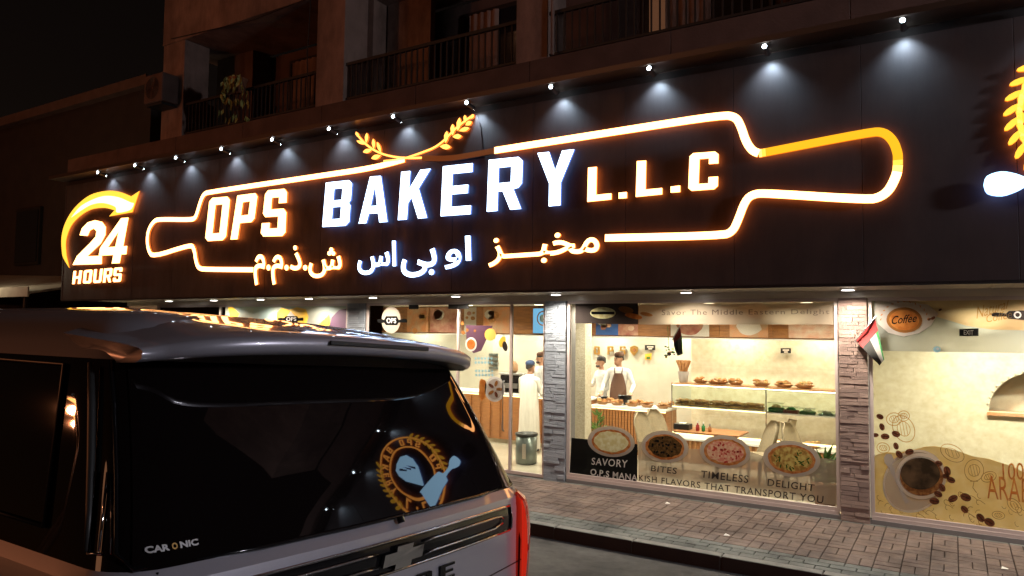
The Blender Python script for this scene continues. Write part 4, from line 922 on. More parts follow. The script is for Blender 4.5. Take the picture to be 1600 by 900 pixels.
# display rack right
RX0, RX1 = at(1050, 600, 2.6).x, -1.14
za, zb = at(1180, 604, 2.6).z, at(1180, 643, 2.6).z
dr = root('display_rack', ((RX0 + RX1) / 2, 2.6, .013), 'long two level glass display rack with lit shelves of bread', 'rack')
MB().bbox(RX0, 2.55, za - .03, RX1, 3.0, za, .005).build('top_shelf', 'wood_light', dr)
MB().bbox(RX0, 2.58, zb - .02, RX1, 3.0, zb, .003).build('glass_shelf', 'white_paint', dr)
MB().box(RX0, 2.565, zb - .014, at(1197, 640, 2.56).x, 2.578, zb + .004).build('light_strip', 'led_strip', dr)
MB().box(RX0 + .01, 2.562, zb + .005, RX1, 2.566, za - .035).build('front_glass', 'case_glass', dr)
for x in (RX0 + .012, at(1197, 640, 2.56).x, RX1 - .02): MB().box(x - .008, 2.555, .02, x + .008, 2.571, za - .031).build('upright', 'chrome', dr)
MB().box(RX0, 2.62, .013, RX1, 3.3, .42).build('base', 'wood', dr)
MB().box(RX0, 2.60, .52, RX1, 2.63, .55).build('light_strip', 'led_strip', dr)
MB().box(RX0 + .02, 2.60, za - .042, RX1 - .02, 2.63, za - .0305).build('light_strip', 'led_bright', dr)
n = 34; sm = MB().bbox(-.02, -.01, 0, .02, .012, .40, .004).mesh(); sm.materials.append(M['wood_light']); sm.name = 'slat'
for i in range(n): inst(sm, 'slat', (RX0 + (i + .5) * (RX1 - RX0) / n, 2.61, .02), dr)
MB().bbox(RX0, 2.58, .42, RX1, 3.3, .455, .004).build('lower_shelf', 'white_paint', dr)
for i, px in enumerate((1095, 1122, 1150, 1190, 1225, 1257)):
    x = at(px, 600, 2.75).x; tray(x, 2.75, za + .002, (.13, .2, .13, .15, .16, .16)[i], 12, 'bowl of golden pastries on the top shelf, ' + ['leftmost', 'second from the left, the largest', 'third from the left', 'fourth from the left', 'second from the right', 'rightmost'][i], 'bowl', 'bowls on the top shelf of the rack')
for i in range(5):
    x = RX0 + .2 + i * .31; tray(x, 2.73, zb + .002, .14, 28, 'tray of yellow buns on the lit glass shelf, ' + nn_[i] + ' of five', 'tray', 'trays on the lit glass shelf', [pas[0], pas[2]])
for i, (px, m1, m2) in enumerate(((1213, 'green', 'poster_orange'), (1236, 'red', 'green'), (1262, 'green', 'poster_white'), (1292, 'steel', 'poster_white'))):
    x = at(px, 640, 2.72).x; r = root('salad_box', (x, 2.72, zb), ['clear food box with orange and green filling, tallest on the glass shelf', 'clear food box with red and green filling on the glass shelf', 'long clear food box with green filling on the glass shelf', 'small pale food box at the right end of the glass shelf'][i], 'box', 'food boxes on the glass shelf')
    h = (.16, .11, .10, .07)[i]
    MB().bbox(x - .12, 2.64, zb + .002, x + .12, 2.8, zb + h * .5, .01).build('filling', m1, r); MB().ball((x, 2.72, zb + h * .55), .08, 8, 5, rz=.6).build('topping', m2, r)
    MB().box(x - .13, 2.63, zb + .0015, x + .13, 2.632, zb + h).build('box_front', 'case_glass', r); MB().bbox(x - .13, 2.63, zb + h, x + .13, 2.81, zb + h + .006, .002).build('lid', 'case_glass', r)
for i, x in enumerate((-2.6, -2.05, -1.5)):
    tray(x, 2.8, .457, .14, 9, 'basket of rolls on the lowest lit shelf, ' + ['left of three', 'middle of three', 'right of three'][i], 'basket', 'baskets on the lowest shelf')
# bread sticks vase
vs_ = root('bread_bouquet', (at(1068, 590, 2.8).x, 2.8, za), 'bunch of tall bread sticks in a glass vase at the left end of the rack', 'vase')
x = at(1068, 590, 2.8).x
MB().lathe([(.07, 0), (.075, .02), (.11, .2), (.105, .2), (.065, .02)], (x, 2.8, za), 16).build('vase', 'frost_white', vs_, True)
for k in range(9):
    a = k * .7; MB().tube([(x + .02 * math.cos(a), 2.8 + .02 * math.sin(a), za + .02), (x + .07 * math.cos(a), 2.8 + .05 * math.sin(a), za + .26), (x + .12 * math.cos(a), 2.8 + .08 * math.sin(a), za + .40)], [.012, .02, .026], 7).build('bread_stick', 'crust', vs_, True)
# wall letters, small notices
gs = root('gold_wall_letters', (at(960, 545, 4.85).x, 4.85, 1.9), 'gold letters OPS with a round shield on the grey back wall', 'sign')
for ch, px in zip('OPS', (933, 954, 973)):
    me = shape_curve(GL[ch], .5); Y = 4.86; onto(me, qpx(Y, (px - 4.5, 541), (px + 4.5, 541), (px - 4.5, 554), (px + 4.5, 554)), Y, .02); link('letter', me, 'gold', gs)
link('shield', facade_shape([pxl([(985, 542), (991, 540), (997, 542), (997, 549), (991, 556), (985, 549)], 4.86)], 4.86, .02), 'gold', gs)
link('shield_mark', facade_shape([pxl(pell(991, 547, 3, 3, 10), 4.835)], 4.835), 'wood', gs)
for nm, lb2, px, py, Y in (('wall_speaker', 'small black notice on the grey back wall above a yellow card', 1016, 543, 4.86), ('wall_notice', 'small black notice on the cream wall above the display rack', 1228, 548, 3.56)):
    r = root(nm.replace('wall_speaker', 'wall_notice'), tuple(at(px, py, Y)), lb2, 'notice')
    link('plate', facade_shape([pxl([(px - 8, py - 4), (px + 8, py - 4), (px + 8, py + 4), (px - 8, py + 4)], Y)], Y, .02), 'black', r)
    link('mark', facade_shape([pxl([(px - 5, py - 2), (px + 5, py - 2), (px + 5, py), (px - 5, py)], Y - .022)], Y - .022), 'poster_white', r)
    link('mark', facade_shape([pxl([(px - 3, py + 1), (px + 3, py + 1), (px + 3, py + 3), (px - 3, py + 3)], Y - .022)], Y - .022), 'poster_white', r)
r = tag(link('yellow_card', facade_shape([pxl([(1008, 553), (1018, 552), (1018, 562), (1008, 562)], 4.86)], 4.86, .01), 'yellow'), 'small yellow card on the grey back wall', 'card')
link('picture', facade_shape([pxl([(1010, 557), (1016, 557), (1016, 561), (1010, 561)], 4.845)], 4.845), 'leaf', r)
def flag(name, label, pts, Y, pole, thick=.006):
    """flag quad TL,TR,BR,BL in photo pixels on plane Y: red at the hoist, green white black stripes"""
    r = root(name, tuple(at(*pts[0], Y)), label, 'flag', 'small national flags')
    TL, TR, BR, BL = [at(*p, Y) for p in pts]
    def P(u, v): p = (TL * (1 - u) + TR * u) * (1 - v) + (BL * (1 - u) + BR * u) * v; p = p.copy(); p.y += .03 * math.sin(u * 5 + v * 2); return p
    def patch(nm, m, u0, u1, v0, v1):
        b = MB(); n = 6
        for off in (0, thick):
            k = len(b.v); b.v += [tuple(P(u0 + (u1 - u0) * i / n, v0 + (v1 - v0) * j / 2) + Vector((0, off, 0))) for i in range(n + 1) for j in range(3)]
            for i in range(n):
                for j in range(2): b.f.append((k + i * 3 + j, k + i * 3 + j + 1, k + (i + 1) * 3 + j + 1, k + (i + 1) * 3 + j)); b.m.append(0)
        b.build(nm, m, r, True)
    patch('red_band', 'red', 0, .3, 0, 1); patch('green_stripe', 'green', .3, 1, 0, .13); patch('white_stripe', 'flag_white', .3, 1, .13, .52); patch('black_stripe', 'flag_black', .3, 1, .52, 1)
    MB().tube([at(*pole[0], Y), at(*pole[1], Y)], .008, 6).build('stick', 'steel', r); return r
flag('wall_flag', 'drooping red, green, white and black flag on the reddish stone pillar outside', [(1367, 497), (1382, 562), (1374, 571), (1337, 532)], -.16, [(1369, 494), (1335, 535)])
# correct stripe order: build the flag along its fall
r_in = flag('window_flag', 'small red, green, white and black flag hanging inside the middle shop window', [(1062, 512), (1068, 553), (1058, 556), (1051, 529)], .12, [(1063, 508), (1050, 532)])
fw = root('flower_garland', (at(1046, 550, .2).x, .2, 2.1), 'pink and green paper flowers hanging beside the small inside flag', 'flowers')
for k in range(16):
    p = at(1046 + rq.uniform(-8, 8), 549 + rq.uniform(-9, 9), .2); MB().ball(tuple(p), rq.uniform(.015, .03), 7, 4, rz=.6).build('flower', rq.choice(['poster_pink', 'leaf', 'yellow', 'purple', 'leaf']), fw)
MB().tube([at(1043, 510, .2), at(1044, 525, .2), at(1046, 556, .2)], .004, 5).build('string', 'leaf', fw)
# table and chairs
TX = at(1120, 672, 1.5).x
tb = root('cafe_table', (TX, 1.5, .013), 'dark topped cafe table between the padded chairs behind the middle window', 'table')
MB().bbox(TX - .62, 1.2, .74, TX + .42, 1.85, .77, .008).build('table_top', 'wood', tb)
MB().tube([(TX, 1.5, .03), (TX, 1.5, .74)], .04, 12).build('pedestal', 'black', tb); MB().lathe([(.28, 0), (.28, .015), (.05, .04)], (TX, 1.5, .013), 20).build('foot', 'black', tb)
def chair(x, y, rz, label):
    r = root('padded_chair', (0, 0, 0), label, 'chair', 'padded chairs in the bakery')
    b = MB(); n = 9; m_ = 6
    for off in (0, .05):
        k = len(b.v)
        for j in range(m_ + 1):
            t = j / m_; z = .46 + t * .54; wd = .25 * (math.sqrt(max(.12, 1 - (max(0, t - .5) / .52) ** 2.4)))
            for i in range(n + 1):
                s = -1 + 2 * i / n; zz = z
                b.v.append((s * wd, .20 + t * .11 - (.13 * abs(s) ** 2.0) * (1 - .5 * t) + off * (1 - .6 * abs(s)), zz))
        for j in range(m_):
            for i in range(n): q = (k + j * (n + 1) + i, k + j * (n + 1) + i + 1, k + (j + 1) * (n + 1) + i + 1, k + (j + 1) * (n + 1) + i); b.f.append(q if off else q[::-1]); b.m.append(0)
    N = (n + 1) * (m_ + 1)
    for i in range(n): b.f.append((m_ * (n + 1) + i, m_ * (n + 1) + i + 1, N + m_ * (n + 1) + i + 1, N + m_ * (n + 1) + i)); b.m.append(0)
    for j in range(m_):
        for i in (0, n): a = j * (n + 1) + i; b.f.append((a, a + n + 1, N + a + n + 1, N + a)); b.m.append(0)
    b.build('backrest', 'beige_seat', r, True)
    MB().bbox(-.24, -.24, .40, .24, .22, .49, .035).build('seat', 'beige_seat', r, True)
    for sx in (-1, 1):
        for sy in (-1, 1): MB().tube([(sx * .19, sy * .18, .40), (sx * .23, sy * .22, 0)], [.018, .011], 7).build('leg', 'black', r)
    r.location = (x, y, .013); r.rotation_euler = (0, 0, rz); return r
# chairs: built at the origin so that they can be turned
for px, py, Y, rz, lb3 in ((1020, 690, 1.25, R(75), 'padded beige chair with its back to the slatted counter, nearer the glass'), (1038, 685, 1.75, R(70), 'padded beige chair with its back to the slatted counter, farther from the glass'),
                           (1183, 690, 1.35, R(-60), 'padded beige chair right of the cafe table'), (1208, 685, 1.8, R(-75), 'padded beige chair behind the one right of the cafe table'), (1256, 690, 1.3, R(75), 'padded beige chair farthest right, beside the green plant')):
    p = at(px, py, Y); chair(p.x, Y, rz, lb3)
for nm, px, w_, h, m_, lb3, ct in (('napkin_box', 1068, .09, .09, 'black', 'black box of napkins on the cafe table', 'box'),):
    p = at(px, 662, 1.45); r = root(nm, (p.x, 1.45, .771), lb3, ct)
    MB().bbox(p.x - .14, 1.35, .771, p.x + .12, 1.55, .771 + h, .008).build('box', m_, r); MB().bbox(p.x - .06, 1.4, .771 + h, p.x + .04, 1.5, .775 + h + .01, .003).build('tissue', 'white_cloth', r)
for px, m_, h, lb3 in ((1090, 'red', .13, 'small red sauce bottle on the cafe table'), (1099, 'green', .12, 'green squeeze bottle on the cafe table'), (1109, 'wood', .10, 'brown jar with a spoon on the cafe table')):
    p = at(px, 662, 1.4); r = root('bottle', (p.x, 1.4, .771), lb3, 'bottle')
    MB().lathe([(.028, 0), (.03, .01), (.03, h * .65), (.012, h * .8), (.012, h)], (p.x, 1.4, .771), 12).build('body', m_, r, True)
    MB().lathe([(.015, h), (.015, h + .025), (.006, h + .03)], (p.x, 1.4, .771), 10).build('cap', 'white_paint' if m_ != 'wood' else 'steel', r)
# green plant by the right end
gp = root('potted_plant', (at(1290, 700, .6).x, .6, .013), 'bushy green potted plant inside the middle window by the reddish pillar', 'plant')
p = at(1288, 705, .6)
MB().lathe([(.13, 0), (.17, .25), (.18, .28), (.15, .28)], (p.x, .6, .013), 16).build('pot', 'terracotta', gp, True)
MB().tube([(p.x, .6, .25), (p.x + .02, .6, .45), (p.x - .02, .6, .6)], .015).build('stem', 'bark', gp)
gl = MB().add([(0, 0, 0), (-.028, .0, .12), (0, .03, .14), (.028, .0, .12), (0, -.01, .30)], [(0, 1, 2), (0, 2, 3), (1, 4, 2), (2, 4, 3)]).mesh(); gl.materials.append(M['leaf']); gl.name = 'leaf'
for k in range(90): inst(gl, 'leaf', (p.x + rq.uniform(-.06, .06), .6 + rq.uniform(-.06, .06), rq.uniform(.3, .62)), gp, rot=(rq.uniform(-1.5, 1.5), rq.uniform(-1.5, 1.5), rq.uniform(0, 6)), scale=[rq.uniform(.7, 1.15)] * 3)
gp2 = root('potted_plant', (C2X0, 1.9, .013), 'thin green plant at the left end of the slatted counter', 'plant')
p = at(931, 650, 2.1); MB().lathe([(.09, 0), (.12, .3), (.1, .3)], (p.x + .05, 2.1, .013), 14).build('pot', 'white_paint', gp2, True)
for k in range(45): inst(gl, 'leaf', (p.x + .05 + rq.uniform(-.05, .05), 2.1 + rq.uniform(-.05, .05), rq.uniform(.3, .8)), gp2, rot=(rq.uniform(-1.1, 1.1), rq.uniform(-1.1, 1.1), rq.uniform(0, 6)), scale=[rq.uniform(.5, .8)] * 3)
# bin inside the entrance
p = atz(826, 722, .013); r = root('waste_bin', tuple(p), 'grey cylinder waste bin with a black rim inside the glass entrance', 'bin')
p = at(826, 725, .9)
MB().lathe([(.17, .013), (.19, .03), (.19, .50), (.18, .5)], (p.x - .05, .9, 0), 24).build('body', 'bin_grey', r, True); MB().lathe([(.195, .50), (.20, .51), (.20, .545), (.15, .55), (.14, .5)], (p.x - .05, .9, 0), 24).build('rim', 'black', r, True)
link('label', MB().quad((p.x - .02, .9 - .195, .12), (p.x + .05, .9 - .189, .12), (p.x + .05, .9 - .189, .38), (p.x - .02, .9 - .195, .38)).mesh(), 'poster_white', r)
# equipment behind the service counter
r = root('coffee_machine', (-7.9, 3.0, 1.05), 'dark coffee machine on the service counter left of the customer in white', 'machine')
x = at(806, 600, 2.8).x
MB().bbox(x - .30, 2.65, 1.052, x + .26, 2.98, 1.42, .02).build('body', 'black_gloss', r); MB().bbox(x - .32, 2.62, 1.42, x + .28, 3.0, 1.46, .01).build('cup_rail', 'steel', r)
MB().box(x - .2, 2.60, 1.15, x + .15, 2.652, 1.25).build('group_head', 'steel', r)
r = root('orange_pot', (at(802, 585, 3.2).x, 3.0, 1.46), 'orange paper lantern shape standing above the coffee machine', 'pot')
x = at(803, 582, 2.8).x; MB().lathe([(.05, 0), (.09, .06), (.08, .17), (.03, .24)], (x, 2.8, 1.462), 12).build('body', 'poster_orange', r, True)
r = root('wall_menu', (at(771, 560, 4.85).x, 4.85, 1.8), 'dark slatted menu board on the wall left of the customer', 'sign')
for k in range(4): a = at(764, 552 + k * 7, 4.85); b = at(777, 556 + k * 7, 4.85); MB().box(a.x, 4.84, b.z, b.x, 4.895, a.z).build('strip', 'bin_grey', r)

# ================================================================== PEOPLE
def capsule(m, a, b, ra, rb, seg=12, sx=1.0, sy=1.0):
    a = Vector(a); b = Vector(b); d = (b - a); L = d.length or 1e-4; d.normalize()
    up = Vector((0, 1, 0)) if abs(d.z) > .7 else Vector((0, 0, 1)); u = d.cross(up).normalized(); v = u.cross(d)
    prof = [(-1, .01), (-.87, .5), (-.5, .87), (0, 1)]; rings = [(a + d * (t * ra), ra * s) for t, s in prof] + [(b + d * (-t * rb), rb * s) for t, s in prof[::-1]]
    vs = []
    for c, r in rings:
        for k in range(seg): t = 2 * PI * k / seg; vs.append(c + u * (r * math.cos(t) * sx) + v * (r * math.sin(t) * sy))
    n = len(rings); fs = [(i * seg + k, i * seg + (k + 1) % seg, (i + 1) * seg + (k + 1) % seg, (i + 1) * seg + k) for i in range(n - 1) for k in range(seg)] + [tuple(range(seg - 1, -1, -1)), tuple(range((n - 1) * seg, n * seg))]
    m.add(vs, fs)
def person(loc, rz, H, label, arms, shirt, trousers, extras, head_turn=0, lean=0, group=None, build_=1.0):
    """standing figure facing -Y at the origin, 1.75 m tall before scaling"""
    r = root('person', (0, 0, 0), label, 'person', group); r['_local'] = 1
    m = MB(); B = build_
    capsule(m, (0, .0, .93), (0, .01, 1.12), .135, .125, 16, 1.2 * B, .82); capsule(m, (0, .01, 1.08), (0, .0, 1.34), .13, .15, 16, 1.16 * B, .75)
    capsule(m, (-.13 * B, .01, 1.39), (.13 * B, .01, 1.39), .075, .075, 12); capsule(m, (0, .012, 1.38), (0, -.01, 1.53), .062, .054)
    for s in (-1, 1):
        capsule(m, (s * .085, 0, .92), (s * .1, .01, .5), .092, .06); capsule(m, (s * .1, .01, .5), (s * .105, .035, .1), .06, .04); capsule(m, (s * .105, .05, .045), (s * .115, -.13, .035), .042, .036)
        sh_, el, wr = arms[0 if s < 0 else 1]
        S0 = Vector((s * .185 * B, .01, 1.385)); capsule(m, S0, el, .056, .043); capsule(m, el, wr, .043, .027)
        el = Vector(el); wr = Vector(wr); d = (wr - el).normalized(); side = d.cross(Vector((0, 0, 1))); side = side.normalized() if side.length > .1 else Vector((1, 0, 0)); nrm = side.cross(d)
        pc = wr + d * .05; capsule(m, wr + d * .01, pc + d * .03, .026, .036, 10, 1.15, .55)
        for f in range(4):
            o = side * ((f - 1.5) * .021); b0 = pc + d * .045 + o; L = (.07, .08, .075, .058)[f]; cv = nrm * (-.012 - .006 * f)
            capsule(m, b0 - d * .02, b0 + d * L * .5, .0105, .010, 7); capsule(m, b0 + d * L * .5, b0 + d * L * .95 + cv, .010, .008, 7)
        t0 = wr + d * .03 - side * s * .026; capsule(m, t0, t0 + d * .035 - side * s * .03, .013, .011, 7); capsule(m, t0 + d * .035 - side * s * .03, t0 + d * .068 - side * s * .034, .011, .009, 7)
    # head
    ht = Matrix.Rotation(head_turn, 3, 'Z'); hc = Vector((0, -.02, 1.635))
    prof = [(-.125, .02, -.055), (-.112, .042, -.05), (-.085, .058, -.03), (-.05, .067, -.012), (-.01, .073, 0), (.03, .077, .008), (.07, .073, .012), (.1, .055, .012), (.117, .028, .012), (.122, .005, .012)]
    vs = []; seg = 18
    for z, rx, oy in prof:
        for k in range(seg):
            t = 2 * PI * k / seg; x = rx * math.cos(t); y = rx * 1.22 * math.sin(t) + oy
            vs.append(hc + ht @ Vector((x, y, z)))
    fs = [(i * seg + k, i * seg + (k + 1) % seg, (i + 1) * seg + (k + 1) % seg, (i + 1) * seg + k) for i in range(len(prof) - 1) for k in range(seg)] + [tuple(range(seg - 1, -1, -1)), tuple(range((len(prof) - 1) * seg, len(prof) * seg))]
    m.add(vs, fs)
    H_ = lambda x, y, z: hc + ht @ Vector((x, y, z))
    capsule(m, H_(0, -.088, .012), H_(0, -.108, -.028), .010, .015, 8); capsule(m, H_(-.02, -.088, -.062), H_(.02, -.088, -.062), .009, .009, 8)
    for s in (-1, 1): capsule(m, H_(s * .078, .01, .018), H_(s * .076, .012, -.022), .016, .012, 8, .5, 1.1)
    o = link('tmp', m.mesh(), 'skin'); 
    md = o.modifiers.new('r', 'REMESH'); md.mode = 'VOXEL'; md.voxel_size = .0095; md.use_smooth_shade = True
    ms = o.modifiers.new('s', 'SMOOTH'); ms.factor = .5; ms.iterations = 2
    dg = bpy.context.evaluated_depsgraph_get(); me = bpy.data.meshes.new_from_object(o.evaluated_get(dg)); bpy.data.objects.remove(o)
    me.materials.clear()
    for q in ('skin', shirt, trousers, 'black'): me.materials.append(M[q])
    wrs = [Vector(a[2]) + (Vector(a[2]) - Vector(a[1])).normalized() * .01 for a in arms]; els = [Vector(a[1]) for a in arms]
    for p in me.polygons:
        c = p.center; mi = 1 if c.z > .93 else 2
        if c.z < .075: mi = 3
        if c.z > 1.475 and c.xy.length < .2: mi = 0
        for wv, ev in zip(wrs, els):
            dd = (wv - ev).normalized()
            if (c - wv).dot(dd) > 0 and (c - wv).length < .22 and c.z > .6: mi = 0
        p.material_index = mi; p.use_smooth = True
    me.name = 'body'; b = bpy.data.objects.new('body', me); col.objects.link(b); b.parent = r
    e = MB()
    for s in (-1, 1): e.ball(tuple(H_(s * .03, -.082, .008)), .0095, 8, 5)
    e.build('eyes', 'hair', r)
    e = MB()
    for s in (-1, 1): e.tube([H_(s * .047, -.078, .028), H_(s * .03, -.088, .033), H_(s * .014, -.088, .029)], .004, 5)
    e.build('eyebrows', 'hair', r)
    def dome(name, m_, z0, r_, hgt, flat=1.0, back=True, th=.008):
        vs = []; sg = 20; rings = [(0, 1.0), (.35, 1.0), (.65, .9), (.88, .62), (1, .12)]
        for zz, q in rings:
            for k in range(sg):
                t = 2 * PI * k / sg; drop = (-.055 * max(0, math.sin(t)) if (back and zz == 0) else 0)
                vs.append(H_(r_ * q * math.cos(t), r_ * 1.2 * q * math.sin(t) + .012, z0 + zz * hgt + drop))
        fs = [(i * sg + k, i * sg + (k + 1) % sg, (i + 1) * sg + (k + 1) % sg, (i + 1) * sg + k) for i in range(len(rings) - 1) for k in range(sg)] + [tuple(range(4 * sg, 5 * sg))]
        MB().add(vs, fs).build(name, m_, r, True)
    for ex in extras:
        if ex == 'hair': dome('hair', 'hair', .03, .083, .105)
        elif ex.startswith('cap:'): dome('hair', 'hair', .02, .081, .07); dome('cap', ex[4:], .055, .088, .085, back=False)
        elif ex == 'beard':
            bb = MB(); 
            for k in range(-4, 5): t = k * .27; bb.ball(tuple(H_(.062 * math.sin(t), -.03 - .062 * math.cos(t), -.075 - .012 * math.cos(t))), .02, 7, 4)
            bb.build('beard', 'hair', r, True)
        elif ex == 'apron':
            a_ = MB(); rows = [(1.36, .085), (1.25, .12), (1.12, .155), (.98, .17), (.8, .175), (.6, .18)]
            vs = [(wd * math.sin(s * 1.15) * 1.05, -.125 * (1 + .35 * (z < 1)) * math.cos(s * .95) - .018, z) for z, wd in rows for s in [i / 4 - 1 for i in range(9)]]
            fs = [(j * 9 + i, j * 9 + i + 1, (j + 1) * 9 + i + 1, (j + 1) * 9 + i) for j in range(len(rows) - 1) for i in range(8)]
            a_.add(vs, fs); a_.tube([(-.07, -.12, 1.36), (-.075, -.06, 1.45), (-.05, .05, 1.48), (.05, .05, 1.48), (.075, -.06, 1.45), (.07, -.12, 1.36)], .01, 6); a_.build('apron', 'brown_cloth', r, True)
        elif ex == 'thobe':
            rows = [(1.50, .075, .07), (1.46, .12, .085), (1.42, .185, .1), (1.34, .215, .125), (1.2, .205, .14), (1.02, .20, .145), (.8, .215, .155), (.5, .225, .165), (.2, .24, .175), (.07, .245, .18)]
            sg = 32; vs = []
            for j, (z, rx, ry) in enumerate(rows):
                for k in range(sg):
                    t = 2 * PI * k / sg; f_ = 1 + (.05 * math.sin(t * 7 + 1) * min(1, max(0, (1.1 - z))) if z < 1.1 else 0); vs.append((rx * f_ * math.cos(t), ry * f_ * math.sin(t) + .01, z))
            fs = [(i * sg + k, i * sg + (k + 1) % sg, (i + 1) * sg + (k + 1) % sg, (i + 1) * sg + k) for i in range(len(rows) - 1) for k in range(sg)]
            MB().add(vs, fs).build('long_robe', 'white_cloth', r, True)
    if lean: r.rotation_euler = (lean, 0, rz)
    else: r.rotation_euler = (0, 0, rz)
    r.location = loc; s = H / 1.757; r.scale = (s, s, s); return r
def arm_pose(lx=(-.27, -.02, 1.10), lw=(-.24, -.2, .98), rx=(.27, -.02, 1.10), rw=(.24, -.2, .98)): return ((None, Vector(lx), Vector(lw)), (None, Vector(rx), Vector(rw)))
pf = RF = MB().box(-9.6, 3.1, .013, -4.0, 4.7, .15); pf.build('staff_floor', 'wood', sh)
person((-7.08, 2.02, .013), R(172), 1.75, 'customer in a long white robe and navy cap standing with his back to the street', arm_pose((-.26, -.05, 1.12), (-.16, -.24, 1.10), (.26, -.05, 1.12), (.16, -.24, 1.10)), 'white_cloth', 'white_cloth', ['thobe', 'cap:navy'], build_=1.1)
q = at(846, 575, 3.25); person((q.x, 3.25, .15), R(-25), 1.74, 'server in white with a brown cap facing the robed customer', arm_pose(), 'white_shirt', 'dark_cloth', ['cap:brown_cloth', 'beard'], head_turn=R(-20))
q = at(940, 575, 3.3); person((q.x, 3.3, .15), R(-35), 1.70, 'server with black hair and white shirt behind the pastry counter, beside the grey pillar', arm_pose((-.28, -.06, 1.13), (-.14, -.27, 1.2)), 'white_shirt', 'dark_cloth', ['hair', 'beard'], head_turn=R(-10))
q = at(967, 570, 3.2); person((q.x, 3.2, .15), R(18), 1.79, 'server in a brown apron and dark beret leaning at the pastry counter', arm_pose((-.29, -.04, 1.12), (-.3, -.25, 1.02), (.29, -.04, 1.12), (.25, -.27, 1.0)), 'white_shirt', 'dark_cloth', ['cap:brown_cloth', 'apron'], head_turn=R(-45), lean=0)

# ================================================================== CAR
car = root('parked_car', (0, 0, 0), 'large silver SUV with dark tinted windows parked along the kerb in front of the bakery', 'car'); car['_local'] = 1
LV = [(.32, 1.00, -.06, -5.95), (.45, 1.06, .09, -6.10), (.62, 1.09, .13, -6.15), (.72, 1.10, .12, -6.15), (.78, 1.11, .07, -6.13), (1.0, 1.12, .065, -6.1), (1.25, 1.125, .055, -6.05), (1.36, 1.12, .05, -5.95), (1.42, 1.11, .04, -4.75),
      (1.455, 1.085, .0, -4.7), (1.6, 1.048, -.0717, -4.45), (1.75, 1.01, -.1535, -4.2), (1.9, .972, -.243, -4.02), (2.045, .935, -.3365, -3.85), (2.10, .90, -.39, -3.75), (2.165, .85, -.47, -3.62), (2.215, .755, -.62, -3.45), (2.25, .60, -.9, -3.2), (2.268, .34, -1.3, -2.9)]
BULGE = .05
def ring(z, hw, xr, xf, rc=.16):
    pts = []
    n = 8
    for i in range(n): 
        y = (hw - rc) * i / n; pts.append((xr - BULGE * (y / hw) ** 2, y))
    xc = xr - BULGE * ((hw - rc) / hw) ** 2
    for i in range(7): a = PI / 2 * i / 6; pts.append((xc - rc + rc * math.cos(a), hw - rc + rc * math.sin(a)))
    m = 26; x0 = xc - rc; x1 = xf + .35
    for i in range(1, m): pts.append((x0 + (x1 - x0) * i / m, hw - .02 * (i / m) ** 3))
    for i in range(7): a = PI / 2 * i / 6; pts.append((x1 - .33 * math.sin(a), hw - .02 - .4 * (1 - math.cos(a))))
    for i in range(1, 5): pts.append((xf + .02 - .02 * i / 4, (hw - .42) * (1 - i / 4)))
    full = pts + [(x, -y) for x, y in pts[-2:0:-1]]
    return [(x, y, z) for x, y in full]
b = MB(); NR = None
for z, hw, xr, xf in LV:
    rg_ = ring(z, hw, xr, xf, min(.16, hw * .4)); NR = len(rg_); b.v += rg_
for j in range(len(LV) - 1):
    for i in range(NR): b.f.append((j * NR + i, j * NR + (i + 1) % NR, (j + 1) * NR + (i + 1) % NR, (j + 1) * NR + i)); b.m.append(1 if 9 <= j <= 12 else 0)
b.f.append(tuple(range((len(LV) - 1) * NR, len(LV) * NR))); b.m.append(0); b.f.append(tuple(range(NR - 1, -1, -1))); b.m.append(2)
body = b.build('body', ['car_paint', 'car_glass', 'car_trim'], car, True)
me = body.data
bm = bmesh.new(); bm.from_mesh(me)
for e in bm.edges:
    zz = [v.co.z for v in e.verts]
    if max(zz) - min(zz) < 1e-4 and any(abs(zz[0] - q) < 1e-3 for q in (.72, .78, 1.455, 1.42, 2.045)): e.smooth = False
bm.to_mesh(me); bm.free()
# wheel arch blackout and wheels
def lerp_lv(z):
    for a, c in zip(LV, LV[1:]):
        if a[0] <= z <= c[0]: t = (z - a[0]) / (c[0] - a[0]); return [a[k] + (c[k] - a[k]) * t for k in range(4)]
    return LV[-1]
for wx in (-1.35, -4.85):
    for s in (-1, 1):
        wv = MB(); sg = 28
        arc = [(wx + .50 * math.cos(t), .42 + .50 * math.sin(t)) for t in [PI * i / 16 for i in range(17)]]
        me = shape_curve([[(x, max(z, .30)) for x, z in arc]], 0)
        for v in me.vertices: v.co = (v.co.x, s * 1.128, v.co.y)
        link('wheel_arch', me, 'car_black', car)
        wh_ = MB().lathe([(.30, -.12), (.40, -.115), (.42, -.07), (.42, .07), (.40, .115), (.30, .12)], (0, 0, 0), 30)
        wh_.v = [(wx + x, s * 1.06 + z, .42 + y) for x, y, z in wh_.v]; tyre = wh_.build('tyre', 'rubber', car, True)
        rm = MB().lathe([(.02, .10), (.07, .125), (.27, .105), (.30, .125), (.305, .05), (.02, .05)], (0, 0, 0), 30); rm.v = [(wx + x, s * (1.06 + z), .42 + y) for x, y, z in rm.v]; rm.build('rim', 'steel', tyre, True)
        for k in range(6):
            a = k * PI / 3; MB().tube([(wx + .05 * math.cos(a), s * 1.19, .42 + .05 * math.sin(a)), (wx + .28 * math.cos(a), s * 1.185, .42 + .28 * math.sin(a))], .025, 6).build('spoke', 'chrome', tyre)
def rear(y, z, off=0.0):
    _, hw, xr, _2 = lerp_lv(z); rc = .16; yy = min(abs(y), hw)
    if yy <= hw - rc: x = xr - BULGE * (yy / hw) ** 2
    else: xc = xr - BULGE * ((hw - rc) / hw) ** 2; q = (yy - (hw - rc)) / rc; x = xc - rc + rc * math.sqrt(max(0, 1 - q * q))
    return Vector((x + off, y, z))
